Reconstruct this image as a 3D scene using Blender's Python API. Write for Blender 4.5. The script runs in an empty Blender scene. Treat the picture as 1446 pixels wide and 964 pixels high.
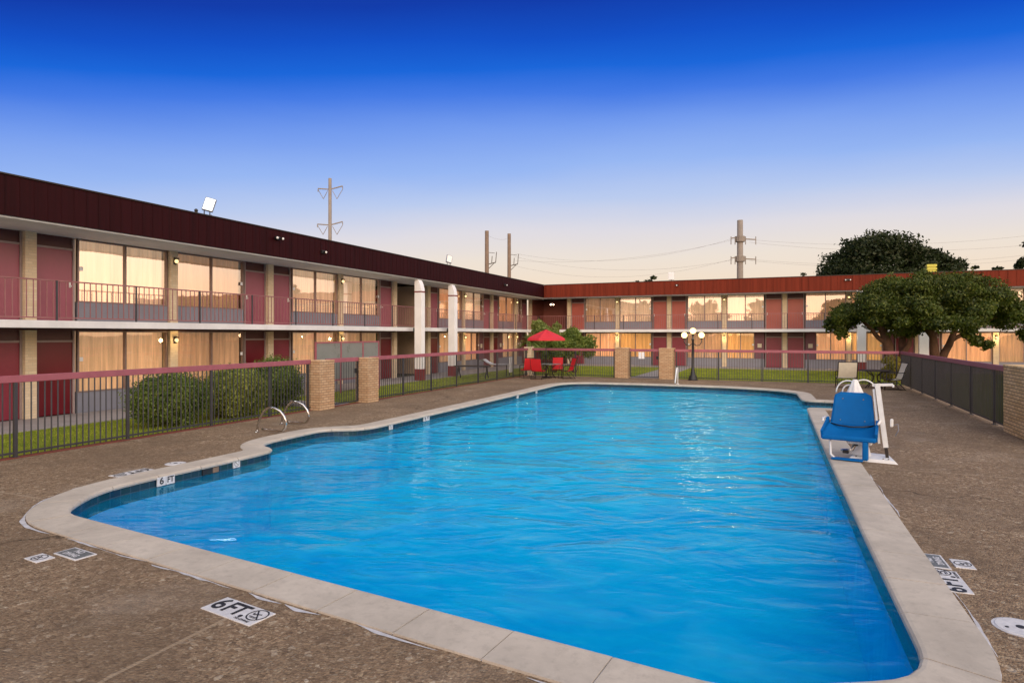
import bpy, math, random
import numpy as np
from mathutils import Vector, Matrix
random.seed(7); rng = np.random.default_rng(11)
sc = bpy.context.scene
col = sc.collection
R = math.radians

# ------------------------------------------------------------------ camera model
F_, CX, HY, EH = 890.0, 723.0, 472.0, 2.25
PSI = math.atan(382/890)
SN, CN = math.sin(PSI), math.cos(PSI)
cam = bpy.data.cameras.new('camera'); co = bpy.data.objects.new('camera', cam); col.objects.link(co)
cam.sensor_width = 36; cam.lens = 36*F_/1446; cam.shift_y = -(482-HY)/1446
cam.clip_start = .05; cam.clip_end = 3000
co.location = (0, 0, EH); co.rotation_euler = (R(90), 0, PSI)
sc.camera = co
def at(px, py, d):
    """world point seen at photo pixel at camera depth d"""
    u = (px-CX)/F_; v = (py-HY)/F_
    return Vector((d*(-SN+CN*u), d*(CN+SN*u), EH - d*v))
def gp(px, py, z=0):
    return at(px, py, (EH-z)*F_/(py-HY))

# ------------------------------------------------------------------ materials
def srgb(r, g, b):
    f = lambda c: (c/255/12.92) if c <= 10 else ((c/255+.055)/1.055)**2.4
    return (f(r), f(g), f(b), 1)
class N:
    def __init__(s, name):
        s.m = bpy.data.materials.new(name); s.m.use_nodes = True
        s.t = s.m.node_tree; s.t.nodes.clear()
        s.out = s.n('ShaderNodeOutputMaterial')
    def n(s, ty, **k):
        x = s.t.nodes.new(ty)
        for a, b in k.items():
            if a[0] == '_': x.inputs[a[1:].replace('_', ' ')].default_value = b
            else: setattr(x, a, b)
        return x
    def l(s, a, b): s.t.links.new(a, b)
    def coord(s, scale=(1, 1, 1), kind='Object'):
        tc = s.n('ShaderNodeTexCoord'); mp = s.n('ShaderNodeMapping'); mp.inputs['Scale'].default_value = scale
        s.l(tc.outputs[kind], mp.inputs[0]); return mp.outputs[0]
    def noise(s, vec, scale, detail=4, rough=.55, dist=0):
        x = s.n('ShaderNodeTexNoise', _Scale=scale, _Detail=detail, _Roughness=rough, _Distortion=dist)
        s.l(vec, x.inputs['Vector']); return x.outputs['Fac']
    def ramp(s, fac, stops):
        r = s.n('ShaderNodeValToRGB'); e = r.color_ramp.elements
        while len(e) < len(stops): e.new(.5)
        for i, (p, c) in enumerate(stops): e[i].position = p; e[i].color = c
        s.l(fac, r.inputs[0]); return r.outputs[0]
    def mix(s, fac, a, b, mode='MIX'):
        x = s.n('ShaderNodeMix', data_type='RGBA', blend_type=mode)
        if isinstance(fac, (int, float)): x.inputs[0].default_value = fac
        else: s.l(fac, x.inputs[0])
        for i, v in ((6, a), (7, b)):
            if isinstance(v, tuple): x.inputs[i].default_value = v
            else: s.l(v, x.inputs[i])
        return x.outputs[2]
    def math(s, op, a, b=0, c=0):
        x = s.n('ShaderNodeMath', operation=op)
        for i, v in enumerate((a, b, c)):
            if isinstance(v, (int, float)): x.inputs[i].default_value = v
            else: s.l(v, x.inputs[i])
        return x.outputs[0]
    def bump(s, h, strength=.3, dist=.02):
        b = s.n('ShaderNodeBump', _Strength=strength, _Distance=dist); s.l(h, b.inputs['Height']); return b.outputs[0]
    def pbr(s, color, rough=.7, metal=0, normal=None, emit=None, es=0, spec=.5):
        p = s.n('ShaderNodeBsdfPrincipled', _Metallic=metal)
        p.inputs['Specular IOR Level'].default_value = spec
        if isinstance(color, tuple): p.inputs['Base Color'].default_value = color
        else: s.l(color, p.inputs['Base Color'])
        if isinstance(rough, (int, float)): p.inputs['Roughness'].default_value = rough
        else: s.l(rough, p.inputs['Roughness'])
        if normal is not None: s.l(normal, p.inputs['Normal'])
        if emit is not None:
            if isinstance(emit, tuple): p.inputs['Emission Color'].default_value = emit
            else: s.l(emit, p.inputs['Emission Color'])
            p.inputs['Emission Strength'].default_value = es
        return p.outputs[0]
    def done(s, sh): s.l(sh, s.out.inputs[0]); return s.m

def dk(c, k): return (c[0]*k, c[1]*k, c[2]*k, 1)
def worn(name, c, rough=.6, amt=.25, scale=3, metal=0, bump=.15, bscale=60, spec=.5):
    m = N(name); v = m.coord()
    f = m.noise(v, scale, 6, .65); g = m.noise(v, scale*9, 3, .6)
    base = m.mix(m.ramp(f, [(.3, (0, 0, 0, 1)), (.7, (1, 1, 1, 1))]), dk(c, 1-amt), dk(c, 1+amt*.5))
    base = m.mix(m.math('MULTIPLY', g, amt), base, dk(c, .6))
    return m.done(m.pbr(base, m.math('MULTIPLY_ADD', f, .25, rough-.12), metal, m.bump(m.noise(v, bscale, 3), bump, .01), spec=spec))
def emis(name, c, s):
    m = N(name); e = m.n('ShaderNodeEmission', _Strength=s); e.inputs[0].default_value = c
    return m.done(e.outputs[0])
def brick(name, c1, c2, mortar, axis='box'):
    m = N(name)
    tc = m.n('ShaderNodeTexCoord'); sep = m.n('ShaderNodeSeparateXYZ'); m.l(tc.outputs['Object'], sep.inputs[0])
    xy = m.math('ADD', sep.outputs[0], sep.outputs[1])
    cmb = m.n('ShaderNodeCombineXYZ'); m.l(xy, cmb.inputs[0]); m.l(sep.outputs[2], cmb.inputs[1])
    b = m.n('ShaderNodeTexBrick', _Scale=1.0, _Mortar_Size=.008, _Bias=0.0, _Brick_Width=.21, _Row_Height=.075)
    b.inputs['Color1'].default_value = c1; b.inputs['Color2'].default_value = c2; b.inputs['Mortar'].default_value = mortar
    m.l(cmb.outputs[0], b.inputs['Vector'])
    n1 = m.noise(tc.outputs['Object'], 5, 6, .7); n2 = m.noise(tc.outputs['Object'], 40, 3)
    c = m.mix(m.math('MULTIPLY', n1, .5), b.outputs['Color'], dk(c1, .55)); c = m.mix(m.math('MULTIPLY', n2, .3), c, dk(c2, .7))
    h = m.math('SUBTRACT', m.math('MULTIPLY', n2, .3), b.outputs['Fac'])
    return m.done(m.pbr(c, .9, 0, m.bump(h, .8, .012), spec=.2))

M = {}
M['rose'] = worn('rose_painted_rail', srgb(158, 88, 100), .55, .22, 4)
M['rose_rail'] = worn('dusty_rose_baluster_paint', srgb(150, 98, 100), .45, .2, 4)
M['picket'] = worn('grey_picket_paint', srgb(78, 78, 84), .4, .25, 4, .3)
M['post'] = worn('dark_post_paint', srgb(62, 62, 68), .45, .25, 4, .2)
M['dark_metal'] = worn('dark_bronze_metal', srgb(48, 42, 40), .45, .3, 8, .4)
M['white'] = worn('white_paint', (.86, .86, .87, 1), .5, .1, 1.2, spec=.4)
M['slabpaint'] = worn('pale_slab_paint', (.74, .74, .75, 1), .6, .14, 1.5)
M['soffit'] = worn('pale_soffit_paint', (.58, .59, .59, 1), .8, .12, 1.5)
M['red_base'] = worn('dark_red_base_paint', srgb(120, 30, 36), .55, .2, 3)
M['knee'] = worn('grey_panel_paint', srgb(132, 134, 146), .55, .12, 1.5)
M['plum'] = worn('plum_panel_paint', srgb(112, 66, 80), .5, .12, 1.5)
M['frame'] = worn('bronze_window_frame', srgb(142, 124, 118), .4, .2, 6, .3)
M['doorframe'] = worn('grey_door_frame', srgb(158, 142, 140), .5, .15, 4)
M['door_up'] = worn('plum_reflection_door_paint', srgb(150, 78, 96), .34, .12, 1.4, bump=.05)  # plum tone includes reflected light put into the upper door colour
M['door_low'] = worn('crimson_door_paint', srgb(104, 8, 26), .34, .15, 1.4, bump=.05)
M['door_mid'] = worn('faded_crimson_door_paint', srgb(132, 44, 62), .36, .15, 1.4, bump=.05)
M['transom'] = worn('dark_transom_panel', srgb(84, 42, 46), .35, .2, 2)
M['darkwall'] = worn('taupe_passage_wall', srgb(176, 156, 134), .85, .15, 1)  # even taupe for the passage walls
M['plumwall'] = worn('reddish_brown_wall', srgb(128, 72, 62), .7, .15, 1)
M['door_far'] = worn('warm_lit_door_paint', srgb(168, 84, 72), .4, .14, 1.4, bump=.05)  # far upper doors, warm light put into the paint colour
M['interior'] = worn('dark_interior', srgb(60, 46, 36), .9, .1, 1)
M['roofing'] = worn('grey_roofing', (.12, .11, .1, 1), .95, .25, .8)
M['brickp'] = brick('cream_brick', srgb(244, 226, 196), srgb(230, 208, 172), srgb(220, 206, 180))
M['brickf'] = brick('tan_brick', srgb(214, 184, 150), srgb(192, 154, 118), srgb(128, 108, 90))
M['brickgrey'] = brick('weathered_grey_brick', srgb(250, 214, 160), srgb(216, 176, 120), srgb(110, 92, 70))
M['bark'] = worn('bark', srgb(104, 76, 62), .95, .4, 4, bump=.9, bscale=25)
M['steel'] = worn('polished_steel', (.62, .6, .58, 1), .18, .08, 6, 1.0, .02)
M['lift_white'] = worn('lift_white_coating', (.78, .78, .77, 1), .35, .12, 8)
M['lift_blue'] = worn('lift_blue_plastic', srgb(0, 98, 168), .6, .16, 3, bump=.08, spec=.15)
M['red_fabric'] = worn('red_sling_fabric', srgb(196, 24, 36), .7, .12, 6, bump=.2, bscale=200)
M['canopy'] = worn('red_canopy_fabric', srgb(204, 44, 56), .75, .15, 3, bump=.2, bscale=150)
M['beige_fabric'] = worn('beige_sling_fabric', srgb(208, 200, 180), .7, .1, 8, bump=.2, bscale=200)
def mk_screen():
    m = N('dark_windscreen_mesh'); n = m.noise(m.coord(), 2.5, 5, .7)
    d = m.pbr(m.mix(n, srgb(26, 28, 22), srgb(52, 46, 38)), .95, spec=.05)
    t = m.n('ShaderNodeBsdfTransparent'); x = m.n('ShaderNodeMixShader'); x.inputs[0].default_value = .78
    m.l(t.outputs[0], x.inputs[1]); m.l(d, x.inputs[2]); return m.done(x.outputs[0])
M['mesh_screen'] = mk_screen()
M['wood_pole'] = worn('weathered_wood_pole', srgb(128, 108, 92), .9, .3, 2)
M['galv_pole'] = worn('galvanised_pole', srgb(140, 130, 120), .7, .2, 1)
M['wire'] = worn('wire', (.25, .22, .2, 1), .8, .1)
M['cooler'] = worn('cooler_paint', srgb(205, 196, 70), .5, .15)
M['edging'] = worn('red_brick_edging', srgb(124, 60, 48), .9, .35, 6, bump=.5)
M['screen_glass'] = worn('frosted_panel', srgb(128, 132, 130), .3, .12, 2)
M['black'] = worn('black_plastic', (.012, .012, .014, 1), .4, .2)
M['lamp_glow'] = emis('lamp_glow', (1, .72, .30, 1), 3.4)
M['wall_glow'] = emis('wall_lamp_glow', (1, .68, .30, 1), 2)
M['star_glow'] = emis('star_lamp_glow', (1, .72, .5, 1), 9)
M['flood_glow'] = emis('flood_glow', (.95, 1, .92, 1), 3.2)
M['off_lens'] = worn('flood_lens', (.75, .74, .72, 1), .2, .05)
M['marker_white'] = worn('marker_white', (.66, .65, .66, 1), .55, .22, 14)
M['marker_black'] = worn('marker_black', (.02, .02, .022, 1), .6, .3, 20)
M['marker_grey'] = worn('marker_grey', (.16, .17, .17, 1), .6, .4, 20)
M['paper'] = worn('paper_notice', (.8, .82, .85, 1), .7, .05)

def mk_fascia(name, c):
    m = N(name); v = m.coord()
    f = m.noise(m.coord((1, 1, .12)), 1.0, 6, .7); g = m.noise(m.coord((1, 1, .02)), 7, 4, .7)
    base = m.mix(f, dk(c, .62), dk(c, 1.3))
    base = m.mix(m.ramp(g, [(.46, (0, 0, 0, 1)), (.66, (.7, .7, .7, 1))]), base, dk(c, .52))
    return m.done(m.pbr(base, .65, 0, m.bump(m.noise(v, 30, 3), .1, .01), spec=.12))
M['fascia_shaded'] = mk_fascia('shade_toned_roof_metal', srgb(44, 6, 11))  # left roof band, shade put into the metal colour
M['fascia_lit'] = mk_fascia('warm_lit_roof_metal', srgb(116, 46, 30))  # far roof band, warm low light put into the metal colour

def mk_glow_curtain(name, c, e):
    m = N(name); v = m.coord((1, 1, .05))
    f = m.noise(v, 9, 4, .65)
    base = m.mix(m.ramp(f, [(.35, (0, 0, 0, 1)), (.65, (1, 1, 1, 1))]), dk(c, .74), dk(c, 1.1))  # vertical tone streaks paint fold shading into the cloth
    return m.done(m.pbr(base, .9, 0, None, base, e, spec=.1))  # cloth emits its own colour in place of room lamps behind it
M['curtain'] = mk_glow_curtain('tan_curtain', srgb(228, 186, 144), .52)
M['curtain_up'] = mk_glow_curtain('pale_curtain', srgb(236, 204, 170), .60)
M['curtain_gold'] = mk_glow_curtain('golden_curtain', srgb(232, 178, 112), .52)
def mk_glass(name, fac, tint):
    m = N(name); v = m.coord((.6, .6, .6))
    t = m.n('ShaderNodeBsdfTransparent'); t.inputs[0].default_value = (.93, .9, .86, 1)
    g = m.n('ShaderNodeBsdfGlossy', _Roughness=.015); g.inputs[0].default_value = tint
    m.l(m.bump(m.noise(v, 1.3, 2, .4), .25, .02), g.inputs['Normal'])
    ge = m.n('ShaderNodeNewGeometry'); dt = m.n('ShaderNodeVectorMath', operation='DOT_PRODUCT')
    m.l(ge.outputs['Incoming'], dt.inputs[0]); m.l(ge.outputs['True Normal'], dt.inputs[1])
    fc = m.math('POWER', m.math('SUBTRACT', 1.0, m.math('ABSOLUTE', dt.outputs['Value'])), 4.0)
    k = m.math('MINIMUM', m.math('MULTIPLY_ADD', fc, .6, fac), 1.0)
    x = m.n('ShaderNodeMixShader'); m.l(k, x.inputs[0]); m.l(t.outputs[0], x.inputs[1]); m.l(g.outputs[0], x.inputs[2])
    return m.done(x.outputs[0])
M['curtain_dim'] = mk_glow_curtain('dim_tan_curtain', srgb(214, 172, 134), .36)
M['curtain_warm'] = mk_glow_curtain('warm_peach_curtain', srgb(236, 178, 130), .62)
M['glass_up'] = mk_glass('coated_window_glass', .36, (1, .95, .93, 1))
M['glass_low'] = mk_glass('window_glass', .13, (1, .95, .9, 1))

def mk_foliage(name, c1, c2, c3):
    m = N(name)
    tc = m.n('ShaderNodeTexCoord'); v = tc.outputs['Object']
    f = m.noise(v, 1.1, 3, .6); g = m.noise(v, 9, 2, .6)
    base = m.mix(m.ramp(f, [(.38, (0, 0, 0, 1)), (.62, (1, 1, 1, 1))]), c1, c2)
    base = m.mix(m.ramp(g, [(.5, (0, 0, 0, 1)), (.72, (1, 1, 1, 1))]), base, c3)
    d = m.n('ShaderNodeBsdfDiffuse'); m.l(base, d.inputs[0])
    tr = m.n('ShaderNodeBsdfTranslucent'); m.l(base, tr.inputs[0])
    gl = m.n('ShaderNodeBsdfGlossy', _Roughness=.5); gl.inputs[0].default_value = (.5, .5, .4, 1)
    x = m.n('ShaderNodeMixShader'); x.inputs[0].default_value = .3; m.l(d.outputs[0], x.inputs[1]); m.l(tr.outputs[0], x.inputs[2])
    y = m.n('ShaderNodeMixShader'); y.inputs[0].default_value = .05; m.l(x.outputs[0], y.inputs[1]); m.l(gl.outputs[0], y.inputs[2])
    return m.done(y.outputs[0])
M['leaf_tree'] = mk_foliage('courtyard_tree_leaves', (.018, .036, .006, 1), (.060, .092, .012, 1), (.19, .20, .03, 1))
M['leaf_far'] = mk_foliage('distant_tree_leaves', (.010, .020, .006, 1), (.020, .034, .009, 1), (.035, .045, .014, 1))
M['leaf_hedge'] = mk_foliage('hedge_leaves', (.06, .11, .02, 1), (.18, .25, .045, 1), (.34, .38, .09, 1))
M['leaf_hedge_lit'] = mk_foliage('lit_tone_hedge_leaves', (.13, .18, .03, 1), (.32, .36, .07, 1), (.52, .5, .14, 1))  # hedge leaves again, with light put into a paler colour
M['leaf_light'] = mk_foliage('pale_shrub_leaves', (.10, .15, .03, 1), (.22, .27, .06, 1), (.38, .38, .14, 1))
M['leaf_yellow_lit'] = mk_foliage('yellow_lit_shrub_leaves', (.16, .15, .02, 1), (.36, .31, .04, 1), (.5, .42, .08, 1))  # yellow light on the shrub is put into the leaf colour
M['grass'] = mk_foliage('grass_blades', (.14, .22, .022, 1), (.36, .42, .04, 1), (.6, .58, .07, 1))

def mk_deck():
    m = N('exposed_aggregate'); v = m.coord()
    vo = m.n('ShaderNodeTexVoronoi', _Scale=55.0); m.l(v, vo.inputs['Vector'])
    vo2 = m.n('ShaderNodeTexVoronoi', _Scale=24.0); m.l(v, vo2.inputs['Vector'])
    big = m.noise(v, .55, 6, .65, .4); mid = m.noise(v, 4, 5, .7); fine = m.noise(v, 90, 3, .7)
    sep = m.n('ShaderNodeSeparateColor'); m.l(vo.outputs['Color'], sep.inputs[0])
    sep2 = m.n('ShaderNodeSeparateColor'); m.l(vo2.outputs['Color'], sep2.inputs[0])
    c = m.ramp(sep.outputs[0], [(0, (.085, .06, .043, 1)), (.35, (.19, .132, .092, 1)), (.7, (.30, .205, .135, 1)), (.90, (.40, .31, .21, 1)), (1, (.54, .46, .36, 1))])
    c2 = m.ramp(sep2.outputs[1], [(0, (.07, .048, .032, 1)), (.6, (.24, .165, .11, 1)), (.96, (.32, .24, .165, 1)), (1, (.62, .54, .44, 1))])
    c = m.mix(.5, c, c2)
    c = m.mix(m.ramp(mid, [(.35, (0, 0, 0, 1)), (.75, (.6, .6, .6, 1))]), c, (.15, .10, .066, 1))
    c = m.mix(m.ramp(big, [(.40, (0, 0, 0, 1)), (.62, (.55, .55, .55, 1))]), c, (.13, .092, .064, 1))
    # control joints cut in the slab
    sp = m.n('ShaderNodeSeparateXYZ'); m.l(m.coord(), sp.inputs[0])
    w = m.math('MULTIPLY_ADD', big, .05, 0)
    jx = m.math('ABSOLUTE', m.math('SUBTRACT', m.math('MODULO', m.math('ADD', m.math('ADD', sp.outputs[0], w), 67.05), 9.0), 0.0))
    jy = m.math('ABSOLUTE', m.math('MODULO', m.math('ADD', m.math('ADD', sp.outputs[1], w), 55.8), 6.8))
    j = m.math('MAXIMUM', m.math('LESS_THAN', jx, .035), m.math('LESS_THAN', jy, .035))
    c = m.mix(m.math('MULTIPLY', j, .75), c, (.30, .23, .165, 1))
    c = m.mix(1.0, c, (1.22, 1.21, 1.15, 1), 'MULTIPLY')
    wp = m.n('ShaderNodeVectorMath', operation='ADD'); nv = m.n('ShaderNodeTexNoise', _Scale=1.3, _Detail=5.0); m.l(v, nv.inputs['Vector']); m.l(v, wp.inputs[0]); m.l(nv.outputs['Color'], wp.inputs[1])
    ck = m.n('ShaderNodeTexVoronoi', feature='DISTANCE_TO_EDGE', _Scale=.16); m.l(wp.outputs[0], ck.inputs['Vector'])
    c = m.mix(m.ramp(ck.outputs['Distance'], [(0, (.8, .8, .8, 1)), (.0035, (0, 0, 0, 1))]), c, (.04, .03, .022, 1))
    st = m.noise(v, 1.7, 5, .6, .6); c = m.mix(m.ramp(st, [(.56, (0, 0, 0, 1)), (.66, (.22, .22, .22, 1)), (.75, (.32, .32, .32, 1))]), c, (.085, .062, .046, 1))
    st2 = m.noise(v, .9, 4, .55, .3); c = m.mix(m.ramp(st2, [(.55, (0, 0, 0, 1)), (.8, (.4, .4, .4, 1))]), c, (.40, .33, .26, 1))
    h = m.math('ADD', m.math('MULTIPLY', vo.outputs['Distance'], -1.2), m.math('MULTIPLY', fine, .3))
    return m.done(m.pbr(c, .78, 0, m.bump(h, .7, .014), spec=.12))
M['deck'] = mk_deck()

def mk_concrete(name, c, amt=.3, sc_=1):
    m = N(name); v = m.coord()
    a = m.noise(v, 1.4*sc_, 7, .68, .5); b = m.noise(v, 11*sc_, 5, .7); s = m.noise(v, 70*sc_, 3, .6)
    base = m.mix(m.ramp(a, [(.32, (0, 0, 0, 1)), (.68, (1, 1, 1, 1))]), dk(c, 1-amt), dk(c, 1.08))
    base = m.mix(m.ramp(b, [(.52, (0, 0, 0, 1)), (.8, (.5, .5, .5, 1))]), base, dk(c, .5))
    base = m.mix(m.ramp(s, [(.6, (0, 0, 0, 1)), (.8, (.35, .35, .35, 1))]), base, dk(c, .6))
    return m.done(m.pbr(base, .82, 0, m.bump(m.math('ADD', b, m.math('MULTIPLY', s, .4)), .25, .01), spec=.3))
M['coping'] = mk_concrete('coping_concrete', (.54, .475, .40, 1), .24)
M['walk'] = mk_concrete('walkway_concrete', (.34, .31, .30, 1), .22)
M['seal'] = mk_concrete('white_sealant', (.60, .59, .62, 1), .35, 4)

def mk_tile():
    m = N('waterline_tile')
    tc = m.n('ShaderNodeTexCoord'); sep = m.n('ShaderNodeSeparateXYZ'); m.l(tc.outputs['Object'], sep.inputs[0])
    xy = m.math('ADD', sep.outputs[0], sep.outputs[1]); cmb = m.n('ShaderNodeCombineXYZ'); m.l(xy, cmb.inputs[0]); m.l(sep.outputs[2], cmb.inputs[1])
    b = m.n('ShaderNodeTexBrick', offset=0.0, _Scale=1.0, _Mortar_Size=.006, _Brick_Width=.152, _Row_Height=.152)
    b.inputs['Color1'].default_value = srgb(14, 44, 74); b.inputs['Color2'].default_value = srgb(20, 58, 62); b.inputs['Mortar'].default_value = srgb(60, 80, 100)
    m.l(cmb.outputs[0], b.inputs['Vector'])
    n = m.noise(tc.outputs['Object'], 9, 4)
    c = m.mix(m.math('MULTIPLY', n, .5), b.outputs['Color'], srgb(10, 24, 40))
    return m.done(m.pbr(c, .25, 0, m.bump(m.math('MULTIPLY', b.outputs['Fac'], -1), .5, .005)))
M['tile'] = mk_tile()

def mk_basin():
    m = N('blue_pool_plaster'); v = m.coord()
    sp = m.n('ShaderNodeSeparateXYZ'); m.l(v, sp.inputs[0])
    n = m.noise(m.coord((1, 1.8, 1)), .55, 4, .6, .8); n2 = m.noise(m.coord((.7, 2.2, 1)), 1.5, 3, .5, 1.2)
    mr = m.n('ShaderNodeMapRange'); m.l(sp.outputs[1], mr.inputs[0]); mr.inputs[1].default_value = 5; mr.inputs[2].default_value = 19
    c = m.mix(mr.outputs[0], (.0, .49, .88, 1), (.03, .92, 1, 1))  # brighter middle of the pool is put into the plaster colour
    c = m.mix(m.ramp(n, [(.4, (0, 0, 0, 1)), (.7, (.5, .5, .5, 1))]), c, (.0, .34, .80, 1))
    c = m.mix(m.ramp(n2, [(.5, (0, 0, 0, 1)), (.75, (.4, .4, .4, 1))]), c, (.08, .80, 1, 1))  # noise patches paint caustic-like light onto the plaster
    return m.done(m.pbr(c, .8, spec=.1))
M['basin'] = mk_basin()

def mk_water():
    m = N('pool_water'); tc = m.n('ShaderNodeTexCoord'); sp = m.n('ShaderNodeSeparateXYZ'); m.l(tc.outputs['Object'], sp.inputs[0])
    mp = m.n('ShaderNodeMapping'); mp.inputs['Scale'].default_value = (.7, 1.2, 1); mr0 = m.n('ShaderNodeMapping'); mr0.inputs['Rotation'].default_value = (0, 0, R(-20)); m.l(tc.outputs['Object'], mr0.inputs[0]); m.l(mr0.outputs[0], mp.inputs[0])
    a = m.noise(mp.outputs[0], 1.0, 2, .5, 1.2); b = m.noise(mp.outputs[0], 3.0, 3, .5, .8); c = m.noise(mp.outputs[0], .35, 2, .5, .5)
    mr = m.n('ShaderNodeMapRange'); m.l(sp.outputs[1], mr.inputs[0]); mr.inputs[1].default_value = 5; mr.inputs[2].default_value = 15; mr.inputs[3].default_value = .25; mr.inputs[4].default_value = 1
    h = m.math('ADD', m.math('MULTIPLY', a, 1.0), m.math('MULTIPLY', b, .26))
    h = m.math('ADD', m.math('MULTIPLY', h, mr.outputs[0]), m.math('MULTIPLY', c, .6))
    bm = m.bump(h, .75, .17)
    t = m.n('ShaderNodeBsdfTransparent'); t.inputs[0].default_value = (.52, .97, 1, 1)
    df = m.n('ShaderNodeBsdfDiffuse'); df.inputs[0].default_value = (.0, .36, .80, 1); m.l(bm, df.inputs['Normal'])
    m.l(m.ramp(m.math('ADD', m.math('MULTIPLY', a, .75), m.math('MULTIPLY', b, .25)), [(.32, (.0, .34, .80, 1)), (.48, (.0, .50, .93, 1)), (.60, (.06, .64, 1, 1)), (.72, (.20, .80, 1, 1))]), df.inputs[0])  # paler cyan on the crests paints reflected and refracted light
    g = m.n('ShaderNodeBsdfGlossy', _Roughness=.06); g.inputs[0].default_value = (.62, .93, 1, 1); m.l(bm, g.inputs['Normal'])
    fr = m.n('ShaderNodeFresnel', _IOR=1.33); m.l(bm, fr.inputs['Normal'])
    x = m.n('ShaderNodeMixShader'); m.l(m.math('MULTIPLY_ADD', mr.outputs[0], .20, .10), x.inputs[0]); m.l(t.outputs[0], x.inputs[1]); m.l(df.outputs[0], x.inputs[2])
    y = m.n('ShaderNodeMixShader'); m.l(m.math('MULTIPLY', fr.outputs[0], .75), y.inputs[0]); m.l(x.outputs[0], y.inputs[1]); m.l(g.outputs[0], y.inputs[2])
    return m.done(y.outputs[0])
M['water'] = mk_water()
def mk_lawn(name, c1, c2):
    m = N(name); v = m.coord()
    a = m.noise(v, .8, 5, .6); b = m.noise(v, 25, 4, .7)
    c = m.mix(a, c1, c2); c = m.mix(m.math('MULTIPLY', b, .6), c, dk(c1, .5))
    return m.done(m.pbr(c, .95, 0, m.bump(b, .8, .03), spec=.1))
M['lawn'] = mk_lawn('lawn_green', (.16, .22, .026, 1), (.36, .38, .045, 1))
M['ground'] = mk_lawn('dry_ground', (.10, .10, .05, 1), (.14, .12, .07, 1))

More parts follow.
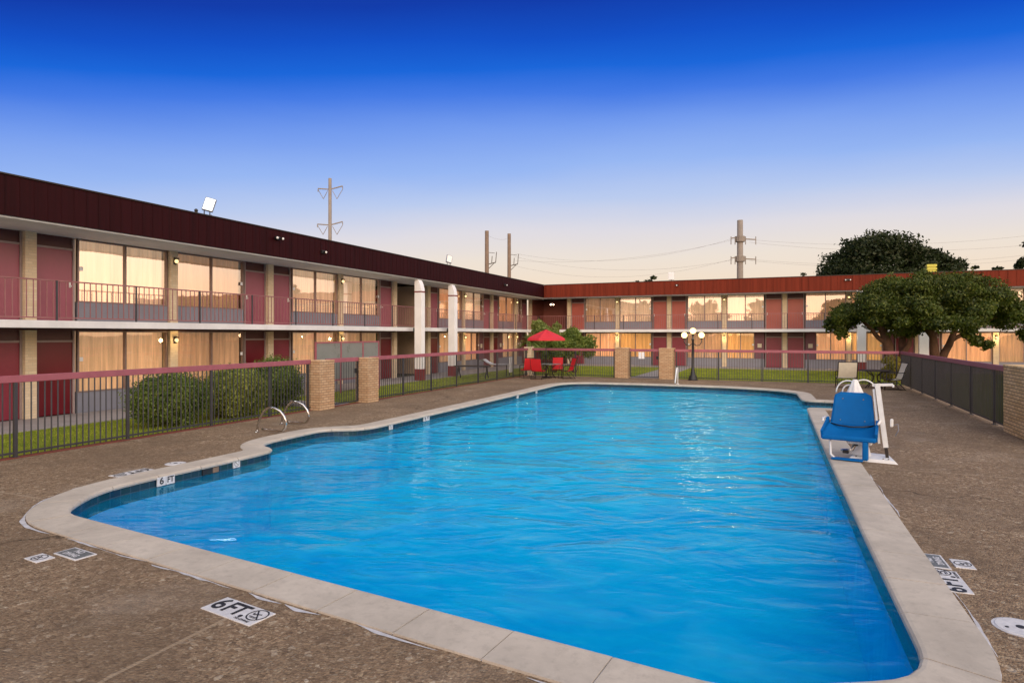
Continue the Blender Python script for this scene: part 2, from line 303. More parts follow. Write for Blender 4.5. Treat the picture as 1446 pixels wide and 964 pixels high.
# ------------------------------------------------------------------ mesh helpers
class MB:
    def __init__(s, T=None, flip=False): s.v = []; s.f = []; s.T = T; s.flip = flip
    def add(s, vs, fs):
        o = len(s.v); s.v += [tuple(p) for p in vs]; s.f += [tuple(o+i for i in f) for f in fs]; return s
    def box(s, a, b):
        (x0, y0, z0), (x1, y1, z1) = a, b
        return s.add([(x0,y0,z0),(x1,y0,z0),(x1,y1,z0),(x0,y1,z0),(x0,y0,z1),(x1,y0,z1),(x1,y1,z1),(x0,y1,z1)],
                     [(0,3,2,1),(4,5,6,7),(0,1,5,4),(1,2,6,5),(2,3,7,6),(3,0,4,7)])
    def cbox(s, a, b, c=.01):
        """box with chamfered edges (12 edges)"""
        (x0,y0,z0),(x1,y1,z1) = a,b
        vs=[];idx={}
        for sx in (0,1):
            for sy in (0,1):
                for sz in (0,1):
                    X=(x0,x1)[sx];Y=(y0,y1)[sy];Z=(z0,z1)[sz]
                    dx=c if sx==0 else -c;dy=c if sy==0 else -c;dz=c if sz==0 else -c
                    for ax,p in enumerate(((X,Y+dy,Z+dz),(X+dx,Y,Z+dz),(X+dx,Y+dy,Z))):
                        idx[(sx,sy,sz,ax)]=len(vs);vs.append(p)
        fs=[]
        for k in (0,1):
            q=[idx[(k,0,0,0)],idx[(k,1,0,0)],idx[(k,1,1,0)],idx[(k,0,1,0)]];fs.append(q if k else q[::-1])
            q=[idx[(0,k,0,1)],idx[(0,k,1,1)],idx[(1,k,1,1)],idx[(1,k,0,1)]];fs.append(q if k else q[::-1])
            q=[idx[(0,0,k,2)],idx[(1,0,k,2)],idx[(1,1,k,2)],idx[(0,1,k,2)]];fs.append(q if k else q[::-1])
        for a_ in (0,1):
            for b_ in (0,1):
                fs.append([idx[(a_,b_,0,0)],idx[(a_,b_,0,1)],idx[(a_,b_,1,1)],idx[(a_,b_,1,0)]])
                fs.append([idx[(a_,0,b_,0)],idx[(a_,0,b_,2)],idx[(a_,1,b_,2)],idx[(a_,1,b_,0)]])
                fs.append([idx[(0,a_,b_,1)],idx[(0,a_,b_,2)],idx[(1,a_,b_,2)],idx[(1,a_,b_,1)]])
                for c_ in (0,1): fs.append([idx[(a_,b_,c_,0)],idx[(a_,b_,c_,1)],idx[(a_,b_,c_,2)]])
        return s.add(vs,fs)
    def tube(s, pts, r, n=8, caps=True):
        pts=[Vector(p) for p in pts]; rs = r if isinstance(r,(list,tuple)) else [r]*len(pts)
        o=len(s.v); up=None
        for i,p in enumerate(pts):
            t=((pts[min(i+1,len(pts)-1)]-p).normalized()+(p-pts[max(i-1,0)]).normalized()).normalized()
            if up is None:
                up=Vector((0,0,1)) if abs(t.z)<.9 else Vector((1,0,0))
            a=t.cross(up).normalized(); b=a.cross(t).normalized(); up=b
            for k in range(n):
                q=2*math.pi*k/n; s.v.append(tuple(p+rs[i]*(math.cos(q)*a+math.sin(q)*b)))
        for i in range(len(pts)-1):
            for k in range(n):
                k2=(k+1)%n; s.f.append((o+i*n+k,o+i*n+k2,o+(i+1)*n+k2,o+(i+1)*n+k))
        if caps: s.f.append(tuple(o+k for k in range(n))[::-1]); e=o+(len(pts)-1)*n; s.f.append(tuple(e+k for k in range(n)))
        return s
    def bar(s, p, q, w, h):
        """rectangular bar from p to q, w sideways, h upward"""
        p=Vector(p);q=Vector(q);t=(q-p).normalized();up=Vector((0,0,1)) if abs(t.z)<.95 else Vector((0,1,0))
        a=t.cross(up).normalized()*w/2;b=a.cross(t).normalized()*h/2
        vs=[p-a-b,p+a-b,p+a+b,p-a+b,q-a-b,q+a-b,q+a+b,q-a+b]
        return s.add(vs,[(0,1,2,3),(4,7,6,5),(0,4,5,1),(1,5,6,2),(2,6,7,3),(3,7,4,0)])
    def lathe(s, prof, c=(0,0,0), n=20):
        o=len(s.v)
        for r,z in prof:
            for k in range(n): a=2*math.pi*k/n; s.v.append((c[0]+r*math.cos(a),c[1]+r*math.sin(a),c[2]+z))
        for i in range(len(prof)-1):
            for k in range(n): k2=(k+1)%n; s.f.append((o+i*n+k,o+i*n+k2,o+(i+1)*n+k2,o+(i+1)*n+k))
        s.f.append(tuple(o+k for k in range(n))[::-1]); e=o+(len(prof)-1)*n; s.f.append(tuple(e+k for k in range(n)))
        return s
    def ball(s, c, r, n=14, sq=1):
        prof=[(max(r*math.sin(math.pi*i/n),.0005),-r*sq*math.cos(math.pi*i/n)) for i in range(n+1)]
        return s.lathe(prof,c,n+4)
    def grid(s, fn, nu, nv):
        o=len(s.v)
        for i in range(nu+1):
            for j in range(nv+1): s.v.append(tuple(fn(i/nu,j/nv)))
        for i in range(nu):
            for j in range(nv):
                a=o+i*(nv+1)+j; s.f.append((a,a+nv+1,a+nv+2,a+1))
        return s
    def build(s, name, mat, parent=None, smooth=False, loc=None):
        vs=s.v; fs=s.f
        if s.T: vs=[s.T(*p) for p in vs]
        if s.flip: fs=[f[::-1] for f in fs]
        me=bpy.data.meshes.new(name)
        off=Vector(loc) if loc is not None else Vector((0,0,0))
        me.from_pydata([tuple(Vector(p)-off) for p in vs],[],fs)
        if smooth: me.polygons.foreach_set('use_smooth',[True]*len(me.polygons))
        me.materials.append(mat)
        o=bpy.data.objects.new(name,me); col.objects.link(o)
        if loc is not None: o.location=off
        if parent is not None:
            o.parent=parent
            if s.T and parent.parent is None: o.location=-parent.location
        return o
def tag(o, label=None, cat=None, group=None, kind=None):
    if label: o['label']=label
    if cat: o['category']=cat
    if group: o['group']=group
    if kind: o['kind']=kind
    return o
def thing(name, label, cat, loc=(0,0,0), rz=0, group=None):
    e=bpy.data.objects.new(name,None); col.objects.link(e); e.location=loc; e.rotation_euler=(0,0,rz); e.empty_display_size=.2
    return tag(e,label,cat,group)
def struct(o, label=None):
    o['kind']='structure'
    if label: o['label']=label
    return o
def dup(root, loc, rz, label=None, group=None):
    r=root.copy(); col.objects.link(r); r.location=loc; r.rotation_euler=(0,0,rz)
    if label: r['label']=label
    if group: r['group']=group
    for ch in list(root.children):
        c=ch.copy(); col.objects.link(c); c.parent=r
        for g in list(ch.children):
            d=g.copy(); col.objects.link(d); d.parent=c
    return r
def sub(p):   # parts of things placed at an Empty are built in local coordinates
    return p
def poly_sheet(name, pts, z, mat):
    me=bpy.data.meshes.new(name); me.from_pydata([(x,y,z) for x,y in pts],[],[tuple(range(len(pts)))]); me.materials.append(mat)
    o=bpy.data.objects.new(name,me); col.objects.link(o); return o

# ------------------------------------------------------------------ pool outline
OUT=[(-.3,4.2),(.74,4.75),(.88,4.88),(.92,5.1),(.86,8),(.80,12),(.74,17),(.70,21.15),(.74,21.27),(.85,21.32),(1.62,21.32),(1.72,21.42),(1.72,23.5),(1.62,23.6),(.95,23.6),(.72,23.68),(.62,23.9),(.52,26.3),(.42,26.7),(-.2,27.5),
 (-.7,27.85),(-2.3,28.35),(-4.9,28.42),(-6.6,28.38),(-8.3,28.15),(-8.9,27.8),(-9.22,27.1),(-9.28,26.4),(-9.18,21.4),(-9.12,13.6),(-9.12,12.9),(-9.2,12.45),(-9.42,12.18),(-9.75,12.08),(-9.95,11.95),(-9.98,11.6),(-9.92,10.2),(-9.82,9.86),(-9.6,9.62),(-9.25,9.55),(-9.08,9.35),
 (-9.07,9.0),(-9.10,6.6),(-9.05,6.1),(-8.85,5.68),(-8.4,5.12),(-8.19,5.03)]
def smooth_closed(P, step=.12):
    out=[]; n=len(P)
    for i in range(n):
        a=Vector(P[i]); b=Vector(P[(i+1)%n]); k=max(1,int((b-a).length/step))
        for j in range(k): out.append(a.lerp(b,j/k))
    for _ in range(2):
        m=len(out); out=[(out[i-1]+out[i]*2+out[(i+1)%m])/4 for i in range(m)]
    return out
PO=smooth_closed(OUT)
np_=len(PO)
def offs(P, w):
    m=len(P); res=[]
    k=3
    for i in range(m):
        t=(P[(i+k)%m]-P[(i-k)%m]).normalized(); nrm=Vector((t.y,-t.x)); res.append(P[i]+nrm*w)
    return res
CW=.46
PQ=offs(PO,CW)
for _ in range(5):
    m=len(PQ); Q=[(PQ[i-1]+PQ[i]*2+PQ[(i+1)%m])/4 for i in range(m)]
    # keep distance from the inner edge
    PQ=[Q[i] if (Q[i]-PO[i]).length>.25 else PO[i]+(Q[i]-PO[i]).normalized()*.25 for i in range(m)]
arc=[0]
for i in range(np_): arc.append(arc[-1]+(PO[(i+1)%np_]-PO[i]).length)
TOT=arc[-1]
# coping stones: one continuous ring with open joints between stones
WL=-.16
mb=MB(); si=0; stone=.78; g=.006
bounds=[0]
nst=int(TOT/stone); stone=TOT/nst
def samp(s_, A):
    s_%=TOT
    lo,hi=0,np_
    while hi-lo>1:
        md=(lo+hi)//2
        if arc[md]<=s_: lo=md
        else: hi=md
    f=(s_-arc[lo])/(arc[lo+1]-arc[lo]); return A[lo%np_].lerp(A[(lo+1)%np_],f)
for k in range(nst):
    s0=k*stone+g; s1=(k+1)*stone-g; nseg=5; lz=random.uniform(-.0015,.0015)
    prof=[(-.02,-.045),(-.032,-.02),(-.026,.004),(-.008,.018),(.02,.022),(1,.018),(1,-.05)]  # (fraction/offset, z)
    rows=[]
    for j in range(nseg+1):
        s_=s0+(s1-s0)*j/nseg; a=samp(s_,PO); b=samp(s_,PQ); d=(b-a); L=d.length; d=d/L
        row=[]
        for (u,z) in prof:
            q=a+d*(u if u<.5 else L)
            row.append((q.x,q.y,z+lz))
        rows.append(row)
    o=len(mb.v)
    for r_ in rows: mb.v+=r_
    K=len(prof)
    for j in range(nseg):
        for i in range(K-1): mb.f.append((o+j*K+i,o+j*K+i+1,o+(j+1)*K+i+1,o+(j+1)*K+i))
    mb.f.append(tuple(o+i for i in range(K))); mb.f.append(tuple(o+nseg*K+i for i in range(K))[::-1])
mb.flip=True
struct(mb.build('pool_coping',M['coping'],smooth=False),'pale concrete coping stones around the pool')
# grout bed under the joints
mb=MB(); o=0
inn=offs(PO,-.012); 
for i in range(np_):
    mb.v+= [(inn[i].x,inn[i].y,.006),(PQ[i].x,PQ[i].y,.006)]
for i in range(np_):
    j=(i+1)%np_; mb.f.append((2*i,2*i+1,2*j+1,2*j))
struct(mb.build('coping_grout',M['seal']),'pale grout between coping stones')
# tile band and basin
mb=MB()
for i in range(np_): mb.v+=[(PO[i].x,PO[i].y,0.0),(PO[i].x,PO[i].y,-.30)]
for i in range(np_):
    j=(i+1)%np_; mb.f.append((2*i,2*j,2*j+1,2*i+1))
struct(mb.build('waterline_tile_band',M['tile']),'dark blue tile band at the waterline')
mb=MB(); BI=offs(PO,-.004)
for i in range(np_): mb.v+=[(PO[i].x,PO[i].y,-.30),(PO[i].x,PO[i].y,-1.5)]
for i in range(np_):
    j=(i+1)%np_; mb.f.append((2*i,2*j,2*j+1,2*i+1))
mb.f.append(tuple(2*i+1 for i in range(np_)))
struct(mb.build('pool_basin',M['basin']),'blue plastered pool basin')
w=poly_sheet('pool_water',[(p.x,p.y) for p in PO],WL,M['water']); struct(w,'rippled bright blue pool water')

# ------------------------------------------------------------------ ground sheets
def ring_sheet(name, outer, hole, z, mat):
    """flat sheet with a hole, made by triangulating with bmesh"""
    import bmesh
    bm=bmesh.new()
    vo=[bm.verts.new((x,y,z)) for x,y in outer]; vh=[bm.verts.new((p[0],p[1],z)) for p in hole]
    es=[bm.edges.new((vo[i],vo[(i+1)%len(vo)])) for i in range(len(vo))]+[bm.edges.new((vh[i],vh[(i+1)%len(vh)])) for i in range(len(vh))]
    bmesh.ops.triangle_fill(bm,use_beauty=True,use_dissolve=False,edges=es)
    bmesh.ops.recalc_face_normals(bm,faces=bm.faces)
    for f in bm.faces:
        if f.normal.z<0: f.normal_flip()
    me=bpy.data.meshes.new(name); bm.to_mesh(me); bm.free(); me.materials.append(mat)
    o=bpy.data.objects.new(name,me); col.objects.link(o); return o
mid=[(p.x,p.y) for p in offs(PO,.2)]
struct(ring_sheet('pool_deck',[(-12.78,-14),(12,-14),(12,17.0),(5.05,17.0),(5.05,32.55),(-12.78,32.55)],mid,0,M['deck']),'brown exposed aggregate pool deck')
struct(ring_sheet('ground',[(-1500,-1500),(1500,-1500),(1500,1500),(-1500,1500)],[(-11,-12),(10,-12),(10,16),(4.5,16),(4.5,31),(-11,31)],-.06,M['ground']),'flat ground reaching the horizon')
def slab(name, x0,y0,x1,y1,z0,z1,mat,label): return struct(MB().box((x0,y0,z0),(x1,y1,z1)).build(name,mat),label)
slab('brick_edging',-12.98,-14,-12.785,32.7,-.05,.012,M['edging'],'red brick edging under the left fence')
poly_sheet('lawn',[(-16.2,-14),(-12.98,-14),(-12.98,32.7),(-12.0,32.7),(-12.0,32.55),(5.06,32.55),(5.06,17.01),(26,17.01),(26,43.6),(-16.2,43.6)],-.012,M['lawn'])
struct(bpy.data.objects['lawn'],'green courtyard lawn')
slab('walkway',-18.5,-14,-16.2,46.2,-.05,.004,M['walk'],'grey concrete walkway along the left wing')
slab('far_walkway',-16.2,43.6,26,46.2,-.05,.0035,M['walk'],'grey concrete walkway along the far wing')
slab('gate_path',-7.3,32.55,-5.7,43.6,-.05,.002,M['walk'],'concrete path from the far gate')
slab('side_path',-16.2,15.5,-12.98,16.9,-.05,.002,M['walk'],'concrete path from the side gate')

# white sealant smears along the outside of the near coping
mb=MB()
def smear(s0,s1,wmax,seed):
    r=random.Random(seed); n=int((s1-s0)/.03); rows=[]
    w1=.0; o=len(mb.v)
    ph=[r.uniform(0,6) for _ in range(4)]
    for i in range(n+1):
        s_=s0+(s1-s0)*i/n; a=samp(s_,PO); b=samp(s_,PQ); d=(b-a).normalized()
        ed=min(1,i/9,(n-i)/14)**.7
        w=wmax*ed*max(.12,.45+.3*math.sin(s_*3.1+ph[0])+.2*math.sin(s_*8.3+ph[1])+.07*math.sin(s_*23+ph[2]))
        off=.004+.014*(1+math.sin(s_*5+ph[3]))
        p=b+d*off; q=b+d*(off+w); mb.v+=[(p.x,p.y,.0045),(q.x,q.y,.0045)]
    for i in range(n): mb.f.append((o+2*i,o+2*i+1,o+2*i+3,o+2*i+2))
def s_of(x,y):
    best=min(range(np_),key=lambda i:(PQ[i]-Vector((x,y))).length); return arc[best]
S=lambda x,y:s_of(x,y)
a0=S(-8.9,5.3); a1=S(-8.0,4.6)
smear(a0-1.0,a0+1.3,.07,1)
b0=S(-6.0,4.3); smear(b0-1.3,b0+.2,.05,2); smear(b0+.3,b0+1.5,.10,3)
c0=S(-3.9,4.1); smear(c0-.35,c0+.10,.06,4); smear(c0+.12,c0+.55,.07,14); smear(c0+.9,c0+1.7,.05,5); smear(c0+2.4,c0+3.2,.04,6)
d0=S(1.3,8.0); smear(d0-2.6,d0-.6,.035,7); smear(d0+1.0,d0+3.6,.03,8)
mb.flip=False
struct(mb.build('coping_sealant',M['seal']),'white sealant smears along the coping')

# ------------------------------------------------------------------ markers
def text_mesh(body, size, offset=.0, align='CENTER', name='lettering'):
    cu=bpy.data.curves.new('t','FONT'); cu.body=body; cu.size=size; cu.offset=offset; cu.align_x=align; cu.align_y='CENTER'; cu.space_character=.95
    ob=bpy.data.objects.new('t',cu); col.objects.link(ob); bpy.context.view_layer.update()
    dg=bpy.context.evaluated_depsgraph_get(); me=bpy.data.meshes.new_from_object(ob.evaluated_get(dg)); me.name=name
    bpy.data.objects.remove(ob); return me
def letter(body,size,loc,mat,parent,offset=.0,sx=1,rot=(0,0,0),name='lettering'):
    me=text_mesh(body,size,offset,name=name); me.materials.clear(); me.materials.append(mat)
    o=bpy.data.objects.new(name,me); col.objects.link(o); o.parent=parent; o.location=loc; o.scale=(sx,1,1); o.rotation_euler=rot; return o
def ring(mb,cx,cy,r,w,z,n=28):
    o=len(mb.v)
    for k in range(n):
        a=2*math.pi*k/n
        for rr in (r-w/2,r+w/2): mb.v.append((cx+rr*math.cos(a),cy+rr*math.sin(a),z))
    for k in range(n): j=(k+1)%n; mb.f.append((o+2*k,o+2*k+1,o+2*j+1,o+2*j))
def flatbar(mb,p,q,w,z):
    p=Vector(p);q=Vector(q);t=(q-p).normalized();a=Vector((-t.y,t.x))*w/2
    mb.add([(p.x+a.x,p.y+a.y,z),(p.x-a.x,p.y-a.y,z),(q.x-a.x,q.y-a.y,z),(q.x+a.x,q.y+a.y,z)],[(0,1,2,3)])
def nodive(parent,cx,cy,r,z=.0105):
    mb=MB(); ring(mb,cx,cy,r,r*.14,z); flatbar(mb,(cx-r*.7,cy+r*.7),(cx+r*.7,cy-r*.7),r*.14,z)
    flatbar(mb,(cx-r*.5,cy-r*.1),(cx+r*.35,cy+r*.25),r*.16,z+.0004)   # diving figure
    flatbar(mb,(cx-r*.6,cy-r*.45),(cx+r*.5,cy-r*.45),r*.10,z+.0004); flatbar(mb,(cx-r*.4,cy-r*.62),(cx+r*.4,cy-r*.62),r*.08,z+.0004)
    flatbar(mb,(cx-.5*r,cy-.1*r),(cx-.62*r,cy+.25*r),r*.13,z+.0004)
    return mb.build('no_diving_symbol',M['marker_black'],parent)
def plaque(w,h,parent,mat='marker_white',z0=.001):
    mb=MB().cbox((-w/2,-h/2,z0-.02),(w/2,h/2,.008),.003); return mb.build('plate',M[mat],parent)
def marker_6ft(x,y,rz,label,w=.62,h=.25):
    t=thing('depth_marker',label,'depth marker',(x,y,0),rz)
    plaque(w,h,t)
    letter('6',.25,(-.225,.005,.0105),M['marker_black'],t,.005); letter('FT.',.235,(-.01,.005,.0105),M['marker_black'],t,.006,.95)
    nodive(t,.215,.025,.085); letter('NO DIVING',.034,(.17,-.092,.0105),M['marker_black'],t,.001)
    return t
near_rot=math.atan2(4.22-5.03,-.49+8.19)
marker_6ft(-4.07,3.83,near_rot-.03,'white 6 FT marker with no diving symbol beside the near coping')
def marker_text(x,y,rz,label,icon_dx,icon_dy,flip=0,label2=''):
    t=thing('no_diving_marker',label,'pool marker',(x,y,0),rz); plaque(.42,.21,t)
    mb=MB().box((-.185,-.085,.002),(.185,.085,.0100)); mb.build('panel',M['marker_grey'],t)
    letter('NO',.085,(0,.04,.0122),M['marker_white'],t,.003); letter('DIVING',.075,(0,-.042,.0122),M['marker_white'],t,.003)
    c,s_=math.cos(rz),math.sin(rz)
    q=thing('symbol_marker',label2,'pool marker',(x+c*icon_dx-s_*icon_dy,y+s_*icon_dx+c*icon_dy,0),rz); plaque(.25,.17,q); nodive(q,0,0,.07)
marker_text(-6.66,4.17,near_rot,'worn no diving text marker against the near coping corner',-.18,-.24,0,'small no diving symbol tile next to the worn text marker')
marker_6ft(1.40,6.86,R(90)+.03,'white 6 FT marker on the right deck by the coping',.56,.24)
marker_text(1.38,7.40,R(90)+.03,'grey no diving marker on the right deck beyond the 6 FT marker',.0,-.24,0,'small symbol tile to the right of the grey marker on the right deck')
p=gp(203,667); marker_6ft(-9.72,6.98,R(-90),'faded 6 FT marker on the left deck behind the coping')
# skimmer lids
def lid(x,y,r,label):
    t=thing('skimmer_hatch',label,'skimmer',(x,y,0))
    MB().lathe([(r,-.01),(r,.004),(r-.006,.009),(.02,.0095)],n=40).build('cover',M['marker_white'],t)
    mb=MB()
    mb.lathe([(.032,.0096),(.032,.0125),(.02,.0126)],n=16); mb.build('knob',M['marker_black'],t)
    mb=MB()
    for a in (R(20),R(200)):
        mb.lathe([(.014,.0096),(.014,.0115),(.01,.0116)],(r*.62*math.cos(a),r*.62*math.sin(a),0),12)
    mb.build('screw',M['marker_black'],t)
    MB().lathe([(r+.018,-.01),(r+.018,.0035),(r+.001,.0036)],n=40).build('rim',M['seal'],t)
lid(1.68,5.98,.165,'round white skimmer lid on the right deck at the picture edge')
lid(-9.72,7.78,.15,'round white skimmer lid on the left deck behind the coping')

# vertical depth tiles on the waterline band (left wall X ~ -9.07, facing +X)
def vtile(y,label,icon=False,x=-9.066,txt=True):
    t=thing('waterline_depth_tile',label,'pool tile',(x,y,0))
    n=2 if not icon else 1
    for k in range(n):
        yy=(k-(n-1)/2)*.158
        MB().box((-.01,yy-.075,-.152),(.009,yy+.075,-.012)).build('tile',M['marker_white'],t)
    if icon:
        mb=MB(); ring(mb,0,0,.05,.008,0); flatbar(mb,(-.035,.035),(.035,-.035),.008,0)
        o=mb.build('no_diving_symbol',M['marker_black'],t); o.rotation_euler=(R(90),0,R(90)); o.location=(.0105,0,-.08)
    elif txt:
        letter('6',.15,(.0105,-.079,-.078),M['marker_black'],t,.004,1,(R(90),0,R(90)))
        letter('FT',.13,(.0105,.079,-.078),M['marker_black'],t,.004,.9,(R(90),0,R(90)))
vtile(7.08,'white 6 FT tiles on the left waterline nearest the camera')
vtile(8.50,'white no diving symbol tile on the left waterline before the alcove',True)
vtile(13.45,'single pale tile on the left waterline just past the alcove',True,-9.108)
vtile(15.2,'pale depth tiles on the left waterline midway',False,-9.118,True)
vtile(21.9,'pale symbol tile far along the left waterline, first of the far pair',True,-9.172)
vtile(24.0,'pale symbol tile farthest along the left waterline',True,-9.215)
t=thing('skimmer_opening','dark skimmer mouth in the left waterline tiles','skimmer',(-9.075,7.95,0))
MB().box((-.03,-.17,-.15),(.007,.17,-.035)).build('throat',M['black'],t)
MB().cbox((-.03,.04,-.15),(.012,.165,-.06),.004).build('weir_flap',M['wood_pole'],t)

# ------------------------------------------------------------------ fences
TOPZ=1.50
def fence(name_label, p, q, posts, cat='fence', screen=False, spacing=.118, group=None, railmat='rose'):
    p=Vector(p);q=Vector(q);d=q-p;L=d.length;rz=math.atan2(d.y,d.x)
    t=thing('metal_fence',name_label,cat,(p.x,p.y,0),rz,group)
    MB().cbox((0,-.032,TOPZ-.13),(L,.032,TOPZ),.008).build('top_rail',M[railmat],t)
    MB().box((0,-.016,.07),(L,.016,.105)).build('bottom_rail',M['post'],t)
    mb=MB(); n=int(L/spacing)
    for i in range(1,n):
        x=i*L/n; mb.box((x-.009,-.009,.03 if not screen else .1),(x+.009,.009,TOPZ-.11))
    mb.build('pickets',M['picket'],t)
    for x in posts:
        o=MB().cbox((-.028,-.028,0),(.028,.028,TOPZ-.02),.004).box((-.06,-.06,0),(.06,.06,.014)).build('post',M['post'],t); o.location=(x,-.0,0)
    if screen:
        mb=MB()
        mb.grid(lambda u,v:(u*L,.032+.008*math.sin(u*L*2.1)*math.sin(v*3.1)+.006*math.sin(u*L*9+v*5),.10+v*(TOPZ-.22)),int(L*12),6)
        mb.build('windscreen',M['mesh_screen'],t)
    return t
FX=-12.88
def ps(L,n0,step): return [n0+i*step for i in range(int((L-n0)/step)+1)]
fence('long near section of rose topped picket fence in front of the hedges',(FX,-3),(FX,14.82),[1.55,3.6,5.7,7.85,10.0,12.15,14.3,16.2,17.72])
fence('rose topped fence section behind the pool from the side gate to the corner pillar',(FX,17.75),(FX,32.2),[.1,2.05,4.1,6.2,8.3,10.4,12.4,14.2])
fence('rose topped fence section across the far end left of the far gate',(-12.7,32.42),(-8.0,32.42),[.15,2.5,4.6])
fence('long rose topped fence section across the far end right of the far gate',(-5.0,32.42),(4.75,32.42),[.1,2.1,4.1,6.1,8.1,9.65])
fence('dark screened fence along the right side of the deck',(4.82,32.38),(4.86,18.0),[.1,2.3,4.5,6.7,8.9,11.1,13.2,14.3],screen=True)
def brick_pillar(x0,y0,x1,y1,h,label,mat='brickf',group=None):
    cx,cy=(x0+x1)/2,(y0+y1)/2
    t=thing('brick_pillar',label,'pillar',(cx,cy,0),0,group)
    a,b=(x1-x0)/2,(y1-y0)/2
    rows=int(h/.075); h=rows*.075
    mb=MB()
    for r_ in range(rows):
        j=random.uniform(-.003,.003); mb.box((-a+j,-b+j,r_*.075+.005),(a+j,b-j,(r_+1)*.075-.003))
    mb.box((-a+.008,-b+.008,0),(a-.008,b-.008,h-.005)); mb.build('shaft',M[mat],t)
    MB().cbox((-a-.01,-b-.01,h-.002),(a+.01,b+.01,h+.055),.01).build('cap',M[mat],t)
    return t
brick_pillar(-13.05,14.83,-12.52,15.48,1.46,'tan brick gate pillar beside the hedge, nearer one of the side gate')
brick_pillar(-13.0,17.15,-12.5,17.74,1.46,'tan brick gate pillar on the far side of the side gate')
brick_pillar(-7.98,32.1,-7.3,32.75,1.50,'tan brick pillar left of the far gate')
brick_pillar(-5.72,32.1,-5.02,32.75,1.50,'tan brick pillar right of the far gate, beside the post lamp')
brick_pillar(-13.1,32.2,-12.68,32.62,1.5,'narrow brick pillar at the far left fence corner behind red chairs','brickp')
brick_pillar(4.72,16.5,5.3,17.98,1.55,'weathered mossy brick pillar at the right picture edge','brickgrey')
def gate(p,q,label,notice=False,hc='rose'):
    p=Vector(p);q=Vector(q);d=q-p;L=d.length
    t=thing('fence_gate',label,'gate',(p.x,p.y,0),math.atan2(d.y,d.x))
    mb=MB(); mb.cbox((.01,-.03,TOPZ-.13),(L-.01,.03,TOPZ),.006); mb.build('top_rail',M[hc],t)
    mb=MB(); mb.box((.02,-.02,.05),(.06,.02,TOPZ-.13)); mb.box((L-.06,-.02,.05),(L-.02,.02,TOPZ-.13)); mb.box((.06,-.015,.05),(L-.06,.015,.09)); mb.build('gate_frame',M['post'],t)
    mb=MB(); n=int(L/.085)
    for i in range(1,n): x=i*L/n; mb.box((x-.009,-.009,.09),(x+.009,.009,TOPZ-.13))
    mb.build('pickets',M['picket'],t)
    MB().cbox((L-.16,-.06,.98),(L-.07,.05,1.14),.01).build('latch',M['black'],t)
    if notice:
        for k in (0,1):
            MB().box((.47+k*.16,-.036,1.0),(.61+k*.16,-.032,1.34)).build('notice',M['paper'],t)
gate((FX,15.5),(FX,17.13),'side gate of dark pickets between two brick pillars')
gate((-7.28,32.42),(-5.74,32.42),'far gate with two white paper notices between brick pillars',True)

# ------------------------------------------------------------------ grab rails
def grab(x,y,label,dy):
    t=thing('grab_rail',label,'handrail',(x,y,0),0,'steel grab rails at the alcove')
    pts=[]
    # loop rises from deck anchor, arches over and comes down to the coping
    prof=[(a*.80,z*.78) for a,z in [(-.98,0),(-.95,.2),(-.88,.42),(-.76,.62),(-.58,.74),(-.36,.74),(-.16,.66),(-.02,.50),(.04,.32),(.0,.18),(-.1,.10),(-.3,.08),(-.55,.075),(-.78,.07),(-.90,.09)]]
    pts=[(a,dy*(i/14),z) for i,(a,z) in enumerate(prof)]
    MB().tube(pts,.027,10).build('rail',M['steel'],t,True)
    for a in (prof[0],prof[-1]):
        pass
    MB().lathe([(.055,0),(.055,.012),(.03,.022)],(-.784,0,0),16).build('anchor_flange',M['steel'],t)
g1=grab(-10.32,11.0,'bright steel grab rail loop on the left deck, nearer one',.10)
g2=grab(-10.72,12.2,'bright steel grab rail loop on the left deck, farther one',.10)

